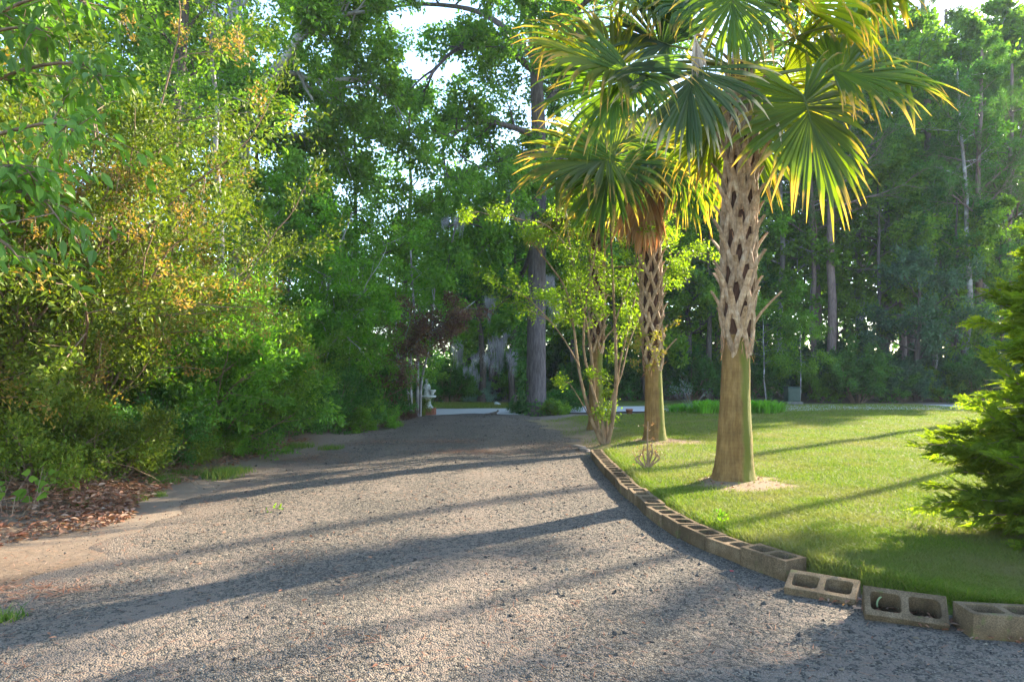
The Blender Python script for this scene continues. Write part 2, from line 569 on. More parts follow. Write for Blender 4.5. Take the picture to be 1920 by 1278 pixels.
def build_grass():
    rng = np.random.default_rng(12)
    b = MB()
    n = 330000
    y = 3.42 * (26.3 / 3.42) ** (rng.random(n) ** 1.15)
    lo = xr(y) + np.where(y < 10.8, .13, .0) + np.interp(y, [18.5, 21, 26.6], [0, 4.2, 5.5])
    hi = np.minimum(y * .80 + .5, 16)
    ok = hi > lo
    y, lo, hi = y[ok], lo[ok], hi[ok]
    x = lo + (hi - lo) * rng.random(len(y))
    ok = rng.random(len(x)) > lawn_dirt(x, y) * .97
    x, y = x[ok], y[ok]
    k = np.interp(y, [3.4, 8, 26], [.9, 1.25, 3.0])
    h = rng.uniform(.018, .042, len(x)) * np.interp(y, [3.4, 26], [1, 1.5])
    blades(b, rng, x, y, ground_h(x, y) + .014, h, .0042 * k, .7)
    # longer unmown grass along the blocks and round the palms, and scattered coarse tufts
    n = 9000
    yb = rng.uniform(3.5, 11.0, n)
    xb = xr(yb) + .11 + np.abs(rng.normal(0, .07, n))
    ok = rng.random(n) < .25 + vnoise(yb * 3.1, 70)
    xb, yb = xb[ok], yb[ok]
    blades(b, rng, xb, yb, ground_h(xb, yb) + .005, rng.uniform(.04, .10, len(xb)), np.full(len(xb), .005), .6)
    for i in range(150):
        ty = 3.7 * (13 / 3.7) ** rng.random(); tx = xr(ty) + .3 + rng.random() * min(ty * .75, 8)
        k = rng.integers(25, 60)
        tx, ty = tx + rng.normal(0, .04, k), ty + rng.normal(0, .04, k)
        blades(b, rng, tx, ty, ground_h(tx, ty), rng.uniform(.035, .075, k), np.full(k, .006), .7)
    m = island_mat('grass_blades', [(.066, .12, .007), (.105, .175, .01), (.15, .205, .014), (.215, .20, .055), (.105, .165, .01), (.18, .22, .024)], .6, .2, .35,
                   patch=((0.2100, 0.1820, 0.0700), 1.1, .44, .74))
    tag(b.build('grass', m), 'short mown lawn grass with straw coloured patches around the palms', 'grass', kind='stuff')
    # far verge grass
    b = MB()
    n = 26000
    y = rng.uniform(25.2, 29.3, n)
    x = rng.uniform(-8, 3, n)
    blades(b, rng, x, y, ground_h(x, y) + .01, rng.uniform(.03, .08, n), np.full(n, .02), .6)
    tag(b.build('verge_grass', m), 'strip of grass beyond the pale gravel lane', 'grass', kind='stuff')


def dead_leaf_patch(rng, x, y, z, L, curl=.35):
    n = len(x)
    a = rng.uniform(0, 2 * PI, n)
    D = unit(np.stack([np.cos(a), np.sin(a), rng.normal(0, .25, n)], -1))
    N = unit(np.stack([rng.normal(0, .35, n), rng.normal(0, .35, n), np.ones(n)], -1))
    P = np.stack([x, y, z], -1)
    return leaf_geo(P, D, N, L, L * rng.uniform(.4, .6, n), curl, 0.1, rng)


def leaf_geo(P, D, N, L, Wd, fold=.25, droop=.15, rng=None):
    """six-vertex folded leaves"""
    S = unit(np.cross(D, N))
    N = unit(np.cross(S, D))
    L = np.asarray(L)[:, None]; Wd = np.asarray(Wd)[:, None] * .5
    f = Wd * fold
    l1 = P + D * L * .3 + S * Wd * .85 + N * f
    r1 = P + D * L * .3 - S * Wd * .85 + N * f
    l2 = P + D * L * .65 + S * Wd * .75 + N * f - UP * L * droop * .4
    r2 = P + D * L * .65 - S * Wd * .75 + N * f - UP * L * droop * .4
    tip = P + D * L - UP * L * droop
    v = np.stack([P, l1, l2, tip, r2, r1], 1)
    o = np.arange(len(P))[:, None] * 6
    q = np.concatenate([o + np.array([0, 3, 2, 1]), o + np.array([0, 5, 4, 3])], 0)
    return v.reshape(-1, 3), q


def rhomb_geo(P, D, N, L, Wd, droop=.1):
    S = unit(np.cross(D, N))
    L = np.asarray(L)[:, None]; Wd = np.asarray(Wd)[:, None] * .5
    v = np.stack([P, P + D * L * .5 + S * Wd, P + D * L - UP * L * droop, P + D * L * .5 - S * Wd], 1)
    o = np.arange(len(P))[:, None] * 4
    return v.reshape(-1, 3), o + np.array([0, 3, 2, 1])


def build_litter():
    rng = np.random.default_rng(13)
    m = island_mat('dead_leaves', [(0.1728, 0.0612, 0.0324), (0.2448, 0.1080, 0.0612), (0.3024, 0.1656, 0.1008), (0.1440, 0.0504, 0.0288), (0.3456, 0.2376, 0.1728), (0.2160, 0.0864, 0.0432)], .7, .25, .15)
    # heap along the left hedge and a thin spread elsewhere
    b = MB()
    n = 15000
    y = rng.uniform(3.6, 13, n)
    x = xl(y) - .75 - np.abs(rng.normal(0, .7, n)) + .35 * np.exp(-((y - 6.0) / .6) ** 2)
    dens = np.exp(-((y - 6.6) / .8) ** 2) + .20
    ok = (rng.random(n) < dens) & (x > -7)
    x, y = x[ok], y[ok]
    n = len(x)
    z = ground_h(x, y) + rng.uniform(.0, .05, n) + .09 * np.exp(-((y - 6.8) / .8) ** 2 - ((x + 4.4) / .7) ** 2) * rng.random(n)
    v, q = dead_leaf_patch(rng, x, y, z, rng.uniform(.035, .085, n))
    b.add(v, q)
    tag(b.build('leaf_litter', m), 'drift of reddish brown dead leaves under the hedge', 'leaf litter', kind='stuff')
    # pine straw and crumbs on drive and lawn
    b = MB()
    n = 1500
    y = 2.6 * (16 / 2.6) ** rng.random(n)
    x = xl(y) - .6 + (np.minimum(xr(y), y * .8) + 1.2 - xl(y)) * rng.random(n)
    ok = rng.random(n) < .15 + .9 * vnoise(x * 1.3 + 9, y * 1.3 + 2) ** 2
    x, y = x[ok], y[ok]
    n = len(x)
    v, q = dead_leaf_patch(rng, x, y, ground_h(x, y) + .018, rng.uniform(.015, .04, n), .2)
    b.add(v, q)
    n = 7500
    yy = 2.6 * (13 / 2.6) ** rng.random(n)
    xx = xl(yy) - 1.0 + (np.minimum(xr(yy), yy * .8) + .6 - xl(yy)) * rng.random(n)
    ok = rng.random(n) < .12 + 1.1 * vnoise(xx * 1.9 + 1, yy * 1.9 + 30) ** 3 + .8 * sstep((xl(yy) + .5 - xx) / .8)
    xx, yy = xx[ok], yy[ok]
    n = len(xx)
    a = rng.uniform(0, PI, n)
    P = np.stack([xx, yy, ground_h(xx, yy) + .016 + .006 * rng.random(n)], -1)
    D = np.stack([np.cos(a), np.sin(a), rng.normal(0, .06, n)], -1)
    v, q = rhomb_geo(P, D, np.tile(UP, (n, 1)), rng.uniform(.04, .13, n), rng.uniform(.003, .005, n) * np.interp(yy, [2.5, 12], [1, 2.2]), 0)
    b.add(v, q)
    # round the feet of the palms
    for (a0, b0), k in zip(PALMS[:2], (260, 240)):
        r = .25 + np.abs(rng.normal(0, .28, k)); th = rng.uniform(0, 2 * PI, k)
        x = a0 + r * np.cos(th); y = b0 + r * np.sin(th)
        v, q = dead_leaf_patch(rng, x, y, ground_h(x, y) + .02, rng.uniform(.015, .05, k), .3)
        b.add(v, q)
    for px, py, sx, sy, k in ((840, 829, .75, .35, 700), (880, 848, .8, .3, 600), (600, 860, .7, .5, 500), (700, 830, .5, .5, 300), (1040, 838, .6, .8, 500), (60, 1115, .35, .15, 150)):
        g = G(px, py)
        xx = g[0] + rng.normal(0, sx * .6, k); yy = g[1] + rng.normal(0, sy * .6, k)
        a = rng.uniform(0, PI, k)
        P = np.stack([xx, yy, ground_h(xx, yy) + .016 + .008 * rng.random(k)], -1)
        D = np.stack([np.cos(a), np.sin(a), rng.normal(0, .08, k)], -1)
        v, q = rhomb_geo(P, D, np.tile(UP, (k, 1)), rng.uniform(.06, .16, k), rng.uniform(.006, .012, k), 0)
        b.add(v, q)
    # inside and in front of the tipped blocks
    k = 260
    x = rng.uniform(1.72, 2.75, k); y = np.interp(x, [1.7, 2.05, 2.4, 2.75], [4.12, 3.68, 3.38, 3.28]) + rng.normal(0, .07, k)
    v, q = dead_leaf_patch(rng, x, y, ground_h(x, y) + .02 + .02 * rng.random(k), rng.uniform(.02, .055, k), .4)
    b.add(v, q)
    tag(b.build('pine_straw', m), 'thin scatter of pine straw and dry leaf crumbs on drive and lawn', 'pine straw', kind='stuff')


# ------------------------------------------------------------------ hollow concrete blocks
def block_mesh(mat, seed):
    """hollow two-core block: length .39 (x), width .19 (y), height .19 (z); origin at its base centre"""
    rng = np.random.default_rng(seed)
    import bmesh
    bm = bmesh.new()
    xs = [-.195, -.163, -.018, .018, .163, .195]
    ys = [-.095, -.060, .060, .095]
    # core outlines: 12-gons with rounded corners, slightly smaller at the bottom (draft)
    def ring(z, sh):
        return [[bm.verts.new((x, y, z)) for x in xs] for y in ys]
    def core(cx, z, k):
        w, h, r = .0725 * k, .060 * k, .022
        pts = []
        for sx, sy, a0 in ((1, 1, 0), (-1, 1, 90), (-1, -1, 180), (1, -1, 270)):
            for a in (0, 45, 90):
                t = math.radians(a0 + a)
                pts.append((cx + sx * (w - r) + r * math.cos(t), sy * (h - r) + r * math.sin(t), z))
        return pts
    H = .19
    def grid_out(z):
        c = [(-.195, -.095), (0, -.095), (.195, -.095), (.195, .095), (0, .095), (-.195, .095)]
        return [bm.verts.new((x + rng.normal(0, .0012), y + rng.normal(0, .0012), z + rng.normal(0, .0015))) for x, y in c]
    tops = {}
    for z, k in ((H, 1.0), (0, .93)):
        o = grid_out(z)
        rings = [[bm.verts.new(p) for p in core(cx, z, k)] for cx in (-.0905, .0905)]
        tops[z] = (o, rings)
    def cap(z, flip):
        o, (ra, rb) = tops[z]
        # faces between the outer half rectangle and each core ring
        def side(ring, corners):
            # corners in order +x+y, -x+y, -x-y, +x-y
            fs = []
            for c in range(4):
                seg = ring[c * 3:c * 3 + 3]
                fs.append([corners[c], seg[0], seg[1]])
                fs.append([corners[c], seg[1], seg[2]])
                nxt = ring[(c * 3 + 3) % 12]
                fs.append([corners[c], seg[2], nxt, corners[(c + 1) % 4]])
            return fs
        for f in side(ra, [o[4], o[5], o[0], o[1]]) + side(rb, [o[3], o[4], o[1], o[2]]):
            bm.faces.new(f if flip else f[::-1])
    cap(H, False); cap(0, True)
    ot, ob = tops[H][0], tops[0][0]
    for i in range(6):
        j = (i + 1) % 6
        bm.faces.new([ob[i], ob[j], ot[j], ot[i]])
    for r in range(2):
        rt, rb = tops[H][1][r], tops[0][1][r]
        for i in range(12):
            j = (i + 1) % 12
            bm.faces.new([rb[j], rb[i], rt[i], rt[j]])
    bmesh.ops.recalc_face_normals(bm, faces=bm.faces)
    me = bpy.data.meshes.new('block')
    bm.to_mesh(me)
    bm.free()
    me.materials.append(mat)
    return me


def build_blocks():
    m, nt, out = new_mat('weathered_concrete')
    L = nt.links.new
    tc = nd(nt, 'TexCoord')
    oi = nd(nt, 'ObjectInfo')
    va = nd(nt, 'VectorMath', operation='ADD')
    L(tc.outputs['Object'], va.inputs[0]); L(oi.outputs['Location'], va.inputs[1])
    n1 = nd(nt, 'TexNoise', i_Scale=9.0, i_Detail=6.0, i_Roughness=.7)
    n2 = nd(nt, 'TexNoise', i_Scale=150.0, i_Detail=3.0)
    n3 = nd(nt, 'TexNoise', i_Scale=3.0, i_Detail=4.0)
    for n in (n1, n2, n3):
        L(va.outputs[0], n.inputs['Vector'])
    r1 = ramp(nt, [(.3, (.10, .066, .034)), (.7, (.20, .145, .088))], n1.outputs[0])
    r2 = ramp(nt, [(.35, (.6,) * 3), (.65, (1.2,) * 3)], n2.outputs[0])
    c = mix(nt, r1.outputs[0], r2.outputs[0], 1.0, 'MULTIPLY')
    # rusty-brown weathering and moss along the lower course
    sx = nd(nt, 'SeparateXYZ')
    L(tc.outputs['Object'], sx.inputs[0])
    ms = nd(nt, 'MapRange', i_1=.165, i_2=.06, i_3=-.25, i_4=.75)
    L(sx.outputs['Z'], ms.inputs[0])
    ad = nd(nt, 'Math', operation='MULTIPLY', use_clamp=True)
    r3 = ramp(nt, [(.4, (0,)), (.6, (1,))], n3.outputs[0])
    L(ms.outputs[0], ad.inputs[0]); L(r3.outputs[0], ad.inputs[1])
    c = mix(nt, c, (0.1122, 0.0693, 0.0297), ad.outputs[0])
    n4 = nd(nt, 'TexNoise', i_Scale=5.5, i_Detail=6.0, i_Roughness=.75)
    va4 = nd(nt, 'VectorMath', operation='MULTIPLY_ADD'); va4.inputs[1].default_value = (1, 1, .4); va4.inputs[2].default_value = (3, 7, 1)
    L(va.outputs[0], va4.inputs[0]); L(va4.outputs[0], n4.inputs['Vector'])
    c = mix(nt, c, (.045, .034, .022), ramp(nt, [(.5, (0,)), (.72, (.85,))], n4.outputs[0]).outputs[0])
    n5 = nd(nt, 'TexNoise', i_Scale=14.0, i_Detail=3.0); L(va.outputs[0], n5.inputs['Vector'])
    c = mix(nt, c, (.10, .115, .035), ramp(nt, [(.6, (0,)), (.74, (.7,))], n5.outputs[0]).outputs[0])
    hv = nd(nt, 'HueSaturation'); mv = nd(nt, 'MapRange', i_1=0., i_2=1., i_3=.7, i_4=1.3); L(oi.outputs['Random'], mv.inputs[0]); L(mv.outputs[0], hv.inputs['Value']); L(c, hv.inputs['Color']); c = hv.outputs[0]
    bs = nd(nt, 'BsdfPrincipled', i_Roughness=.95)
    bs.inputs['Specular IOR Level'].default_value = .1
    L(c, bs.inputs['Base Color'])
    bp = nd(nt, 'Bump', i_Strength=.9, i_Distance=.005)
    L(n2.outputs[0], bp.inputs['Height'])
    L(bp.outputs[0], bs.inputs['Normal'])
    L(bs.outputs[0], out.inputs[0])
    meshes = [block_mesh(m, s) for s in (1, 2, 3)]
    rng = random.Random(4)
    # walk the edge line from far to near
    yy = np.linspace(10.75, 3.0, 3000)
    xx = xr(yy)
    s = np.concatenate([[0], np.cumsum(np.hypot(np.diff(xx), np.diff(yy)))])
    pos = []
    d = np.interp(-4.47, -yy, s)
    while d > .15:
        x = np.interp(d, s, xx); y = np.interp(d, s, yy)
        x2 = np.interp(d + .1, s, xx); y2 = np.interp(d + .1, s, yy)
        x1 = np.interp(d - .1, s, xx); y1 = np.interp(d - .1, s, yy)
        pos.append((x, y, math.atan2(y2 - y1, x2 - x1)))
        d -= .392 + rng.uniform(.003, .014)
    pos = pos[::-1] + [(0, 0, 0)] * 3
    n = len(pos)
    ords = ['first', 'second', 'third', 'fourth', 'fifth', 'sixth', 'seventh', 'eighth', 'ninth', 'tenth', 'eleventh', 'twelfth', 'thirteenth', 'fourteenth',
            'fifteenth', 'sixteenth', 'seventeenth', 'eighteenth', 'nineteenth', 'twentieth', 'twenty-first', 'twenty-second', 'twenty-third']
    for i, (x, y, a) in enumerate(pos):
        o = link('concrete_block', meshes[i % 3])
        bevel(o, .004)
        near = n - 1 - i
        o.location = (x, y, float(ground_h(x - .25, y)) - .075 + rng.uniform(-.008, .008))
        o.rotation_euler = (rng.uniform(-.03, .03), rng.uniform(-.02, .02), a + rng.uniform(-.05, .05))
        lab = '%s hollow concrete block counted from the far tip of the drive edging' % ords[i]
        if near == 0:
            lab = 'pale hollow concrete block lying level at the near right end of the edging'
            o.location = (2.50, 3.40, -.045); o.rotation_euler = (.02, .02, -.10)
        elif near == 1:
            lab = 'hollow concrete block tipped toward the gravel with a green hoop in its core'
            o.location = (2.14, 3.66, -.045); o.rotation_euler = (.60, .02, -.42)
        elif near == 2:
            lab = 'sunken hollow concrete block tilted to the drive with dead leaves in both cores'
            o.location = (1.885, 4.03, -.085); o.rotation_euler = (.36, .0, -.62)
        elif near == 3:
            lab = 'brown hollow concrete block standing level just before the tilted sunken block'
            o.location.z += .02
        tag(o, lab, 'concrete block', 'hollow concrete blocks edging the drive')
    # thin green hoop of hose in the tipped block
    b = MB()
    th = np.linspace(-.3, PI + .3, 16)
    b.tube(np.stack([.055 * np.cos(th), 0 * th, .055 * np.sin(th)], -1), .005, 6)
    o = b.build('hose_hoop', plain_mat('hose_green', (.22, .3, .14), (.3, .38, .2), 40, .5), None, True)
    o.location = (2.065, 3.66, .075)
    o.rotation_euler = (0, 0, -.3)
    tag(o, 'pale green hoop of hose standing in the tipped block', 'hose')
    # flush edging stones where the line ends
    bm_ = plain_mat('edging_stone', (.28, .2, .15), (.42, .33, .26), 20, .95, .5)
    labs = ['short flat edging brick sunk in the soil beyond the last block', 'flat edging brick in the dirt nearest the multi-stemmed tree', 'flat edging brick between two others past the blocks']
    for k, (px, py) in enumerate(((1112, 851), (1087, 839), (1099, 845))):
        b = MB(); b.box((0, 0, 0), (.09, .38, .07))
        o = bevel(b.build('edging_brick', bm_), .008)
        g = G(px, py)
        o.location = (g[0], g[1], g[2] + .005)
        o.rotation_euler = (0, .05, .3)
        tag(o, labs[k], 'brick', 'flush bricks past the block line')
# ================================================================== PALMS
def frond_mesh(rng, B, hub, axis, L, mat, nseg=58, spread=2.35, droop=.55, nref=None, vfold=.25, width=1.0, K=9, ragged=.06):
    """one costapalmate fan blade; returns MB (attribute t = 0 at the hub, 1 at the segment tips)"""
    a = unit(axis)
    if nref is None:
        nref = unit(hub - B) * .5 + UP * .8
    n = unit(nref - a * np.dot(nref, a))
    s = np.cross(a, n)
    phi = np.linspace(-spread, spread, nseg) + rng.normal(0, .018, nseg)
    b = MB()
    dphi = 2 * spread / nseg
    tt = np.linspace(0, 1, 8)[:, None]
    b.tube(hub - a * .03 + a * (.26 * L) * tt - UP * (.055 * L) * tt ** 1.5, np.linspace(.013, .004, 8), 5)
    ts = np.linspace(0, 1, K)
    for i, p in enumerate(phi):
        q = min(1.0, abs(p) / spread)
        start = hub + a * (.20 * L * (1 - q) ** 1.3) - UP * (.05 * L * (1 - q))
        ln = L * (.70 + .30 * math.cos(p * .62)) * rng.uniform(1 - ragged * 2, 1 + ragged) * (1.12 if rng.random() < .3 else 1.0) - .16 * L * (1 - q)
        d = math.cos(p) * a + math.sin(p) * s + vfold * (abs(math.sin(p)) + .15) * n
        d = unit(d)
        g = droop * rng.choice([.7, 1.0, 1.35, 1.9], p=[.4, .34, .18, .08]) * rng.uniform(.85, 1.15)
        stiff = rng.uniform(.50, .68)
        if rng.random() < .035:
            continue
        kink = rng.uniform(.45, .75) if rng.random() < .09 else 9
        pts = [start]
        wig = rng.normal(0, .05, 3)
        for k in range(1, K):
            t = ts[k]
            pull = g * max(0, t - stiff * .55) ** 1.2 * (1.9 if t > stiff else .9)
            d = unit(d - UP * pull * .55 + wig * .22)
            if t > kink:
                d = unit(d * .35 - UP + wig); kink = 9
            pts.append(pts[-1] + d * ln / (K - 1))
        pts = np.array(pts)
        tan = unit(np.gradient(pts, axis=0))
        loc = unit(np.cross(np.tile(n, (K, 1)), tan))
        nl = np.cross(tan, loc)
        r = ts * ln
        w = np.minimum(r * dphi * 1.25 + .012, 10)
        jw = ln * stiff * dphi * 1.22
        prof = np.where(ts < stiff, w, jw * np.clip((1.02 - ts) / (1.02 - stiff), .02, 1) ** .95)
        w = np.minimum(prof, w) * width
        f = np.where(ts < stiff, .30, .38)
        lft = pts + loc * (w / 2)[:, None] + nl * (w * f * .5)[:, None]
        rgt = pts - loc * (w / 2)[:, None] + nl * (w * f * .5)[:, None]
        mid = pts - nl * (w * f * .5)[:, None]
        v = np.stack([lft, mid, rgt], 1).reshape(-1, 3)
        o = np.arange(K - 1)[:, None] * 3
        qd = np.concatenate([o + np.array([0, 1, 4, 3]), o + np.array([1, 2, 5, 4])])
        b.add(v, qd, att=np.repeat(ts * (1 + np.clip(rng.normal(0, .11), -.2, .3)), 3))
    return b


def petiole_mb(B, hub, axis, r=.016):
    d = hub - B
    ln = np.linalg.norm(d)
    up = max(0.0, .16 * ln)
    c1 = B + d * .45 + UP * up
    c2 = hub - unit(axis) * .25 * ln * .6 + UP * .02
    t = np.linspace(0, 1, 10)[:, None]
    pts = (1 - t) ** 3 * B + 3 * (1 - t) ** 2 * t * c1 + 3 * (1 - t) * t ** 2 * c2 + t ** 3 * hub
    e = hub + unit(axis) * .16 - UP * .03
    pts = np.vstack([pts, e])
    b = MB()
    b.tube(pts, np.linspace(r * 1.7, r * .55, len(pts)), 6, True, .6)
    return b


def boot_mesh(mat, r0, rng, h=.30, spread=.50, stub=.13, out=.085, w=.062):
    """a split leaf base: two straps that run down round the trunk and join in one stub that points up and out.
    origin on the trunk axis at the height where the straps join, facing -y"""
    b = MB()
    for sgn in (-1, 1):
        K = 9
        pts, wid, nor = [], [], []
        for k in range(K):
            t = k / (K - 1)
            if t < .62:
                u = t / .62
                ang = sgn * spread * (1 - u) ** .92
                z = -h * (1 - u)
                r = r0 - .004 + .042 * u + .010 * math.sin(u * PI)
                ww = w * (1.08 - .22 * u)
            else:
                u = (t - .62) / .38
                ang = sgn * .03 * (1 - u)
                z = stub * u
                r = r0 + .038 + out * u ** 1.25
                ww = w * (.86 - .14 * u)
            pts.append([r * math.sin(ang), -r * math.cos(ang), z])
            nor.append([math.sin(ang), -math.cos(ang), -.25 if t > .62 else 0.1])
            wid.append(ww * rng.uniform(.94, 1.06))
        pts = np.array(pts); nor = unit(np.array(nor)); wid = np.array(wid)
        tan = unit(np.gradient(pts, axis=0))
        sd = unit(np.cross(tan, nor))
        th = np.linspace(.028, .013, K)[:, None]
        L1 = pts + sd * wid[:, None] / 2
        R1 = pts - sd * wid[:, None] / 2
        M1 = pts + nor * th * .9
        L0 = L1 - nor * th; R0 = R1 - nor * th
        v = np.stack([L1, M1, R1, R0, L0], 1).reshape(-1, 3)
        o = np.arange(K - 1)[:, None] * 5
        fl = []
        for a_, b_ in ((0, 1), (1, 2), (2, 3), (3, 4), (4, 0)):
            fl.append(o + np.array([a_, b_, b_ + 5, a_ + 5]))
        q = np.concatenate(fl)
        e = (K - 1) * 5
        b.add(v, np.vstack([q, [[e, e + 1, e + 2, e + 3]]]), np.array([[e, e + 3, e + 4]]))
    return b.mesh('boot', mat, False)


def palm_materials():
    M = {}
    # smooth ringed lower trunk with fibres and a green algae streak
    m, nt, out = new_mat('palm_trunk')
    L = nt.links.new
    tc = nd(nt, 'TexCoord')
    mp = nd(nt, 'Mapping'); mp.inputs['Scale'].default_value = (20, 20, 2.4)
    L(tc.outputs['Object'], mp.inputs[0])
    n1 = nd(nt, 'TexNoise', i_Scale=1.5, i_Detail=6.0, i_Roughness=.75)
    n2 = nd(nt, 'TexWave', wave_type='BANDS', bands_direction='Z', wave_profile='SAW', i_Scale=7.5, i_Distortion=2.2, i_Detail=3.0)
    n2.inputs['Detail Scale'].default_value = 2.0
    L(mp.outputs[0], n1.inputs['Vector']); L(tc.outputs['Object'], n2.inputs['Vector'])
    nb = nd(nt, 'TexNoise', i_Scale=5.0, i_Detail=4.0); L(tc.outputs['Object'], nb.inputs['Vector'])
    r1 = ramp(nt, [(.25, (.105, .058, .018)), (.5, (.205, .125, .045)), (.78, (.30, .20, .09))], n1.outputs[0])
    r2 = ramp(nt, [(.0, (1.08,) * 3), (.8, (.95,) * 3), (.97, (.62, .56, .5)), (1, (1.05,) * 3)], n2.outputs[0])
    c = mix(nt, r1.outputs[0], r2.outputs[0], .28, 'MULTIPLY')
    rb = ramp(nt, [(.32, (.66, .62, .55)), (.66, (1.25, 1.2, 1.1))], nb.outputs[0])
    c = mix(nt, c, rb.outputs[0], .9, 'MULTIPLY')
    sx = nd(nt, 'SeparateXYZ'); L(tc.outputs['Object'], sx.inputs[0])
    n3 = nd(nt, 'TexNoise', i_Scale=3.5, i_Detail=5.0); L(tc.outputs['Object'], n3.inputs['Vector'])
    xo = nd(nt, 'MapRange', i_1=.0, i_2=.09, i_3=-.15, i_4=.48); L(sx.outputs['X'], xo.inputs[0])
    xo2 = nd(nt, 'MapRange', i_1=.10, i_2=.2, i_3=.0, i_4=-.4); L(sx.outputs['X'], xo2.inputs[0])
    a1 = nd(nt, 'Math', operation='ADD'); L(xo.outputs[0], a1.inputs[0]); L(n3.outputs[0], a1.inputs[1])
    a2 = nd(nt, 'Math', operation='ADD'); L(a1.outputs[0], a2.inputs[0]); L(xo2.outputs[0], a2.inputs[1])
    r3 = ramp(nt, [(.5, (0,)), (.82, (.8,))], a2.outputs[0])
    c = mix(nt, c, (.115, .14, .018), r3.outputs[0])
    bs = nd(nt, 'BsdfPrincipled', i_Roughness=.85); bs.inputs['Specular IOR Level'].default_value = .2
    L(c, bs.inputs['Base Color'])
    ad = nd(nt, 'Math', operation='MULTIPLY_ADD', i_1=.35); L(n2.outputs[0], ad.inputs[0]); L(n1.outputs[0], ad.inputs[2])
    bp = nd(nt, 'Bump', i_Strength=.8, i_Distance=.014); L(ad.outputs[0], bp.inputs['Height']); L(bp.outputs[0], bs.inputs['Normal'])
    L(bs.outputs[0], out.inputs[0])
    M['trunk'] = m
    M['core'] = bark_mat('palm_core', (.026, .012, .007), (.10, .05, .028), 8, .3, .7)
    # boots
    m, nt, out = new_mat('palm_boot')
    L = nt.links.new
    tc = nd(nt, 'TexCoord'); oi = nd(nt, 'ObjectInfo')
    n1 = nd(nt, 'TexNoise', i_Scale=11.0, i_Detail=5.0, i_Roughness=.7)
    mp = nd(nt, 'Mapping'); mp.inputs['Scale'].default_value = (60, 60, 8)
    va = nd(nt, 'VectorMath', operation='ADD'); L(tc.outputs['Object'], va.inputs[0]); L(oi.outputs['Location'], va.inputs[1])
    L(va.outputs[0], n1.inputs['Vector']); L(va.outputs[0], mp.inputs[0])
    n2 = nd(nt, 'TexNoise', i_Scale=1.0, i_Detail=4.0); L(mp.outputs[0], n2.inputs['Vector'])
    r1 = ramp(nt, [(.3, (.19, .105, .052)), (.52, (.37, .245, .14)), (.72, (.52, .395, .26))], n1.outputs[0])
    r2 = ramp(nt, [(.3, (.6,) * 3), (.65, (1.15,) * 3)], n2.outputs[0])
    c = mix(nt, r1.outputs[0], r2.outputs[0], .9, 'MULTIPLY')
    hs = nd(nt, 'HueSaturation'); mv = nd(nt, 'MapRange', i_1=0., i_2=1., i_3=.75, i_4=1.2); L(oi.outputs['Random'], mv.inputs[0]); L(mv.outputs[0], hs.inputs['Value'])
    L(c, hs.inputs['Color'])
    bs = nd(nt, 'BsdfPrincipled', i_Roughness=.85); bs.inputs['Specular IOR Level'].default_value = .2
    L(hs.outputs[0], bs.inputs['Base Color'])
    bp = nd(nt, 'Bump', i_Strength=.6, i_Distance=.008); L(n2.outputs[0], bp.inputs['Height']); L(bp.outputs[0], bs.inputs['Normal'])
    L(bs.outputs[0], out.inputs[0])
    M['boot'] = m
    green = [(.042, .085, .016), (.065, .12, .02), (.085, .14, .022), (.052, .10, .018)]
    M['frond'] = leaf_mat('palm_frond', green, .45, (2.4, 2.4, .4), .45, .28, 1.1,
                          tips=[(.55, (.15, .17, .03)), (.78, (.36, .25, .05)), (.95, (.42, .27, .12))])
    M['frond_gold'] = leaf_mat('golden_palm_frond', [(.085, .125, .016), (.13, .165, .02), (.105, .145, .018)], .58, (1.9, 1.8, .35), .45, .3, 1.1,
                               tips=[(.35, (.24, .22, .03)), (.6, (.45, .30, .05)), (.95, (.45, .26, .10))])
    M['frond_grey'] = leaf_mat('weathered_palm_frond', [(.028, .06, .02), (.042, .08, .026), (.07, .10, .045), (.034, .07, .022)], .32, (2.0, 2.1, .45), .45, .3, 1.1,
                               tips=[(.5, (.25, .24, .14)), (.78, (.42, .36, .26)), (.95, (.46, .38, .28))])
    M['dead'] = leaf_mat('dead_palm_frond', [(.34, .17, .085), (.46, .25, .13), (.52, .33, .19), (.28, .13, .06)], .35, (1.3, 1.1, .8), .7, .2, 2.0)
    M['dead_grey'] = leaf_mat('dead_grey_palm_frond', [(.30, .24, .18), (.42, .35, .27), (.24, .17, .12)], .25, (1.2, 1.1, .9), .7, .2, 2.0)
    M['petiole'] = plain_mat('petiole_green', (.10, .14, .03), (.17, .19, .05), 14, .45, .1, .4)
    M['petiole_dead'] = plain_mat('petiole_brown', (.22, .14, .08), (.33, .22, .13), 14, .7, .2)
    return M


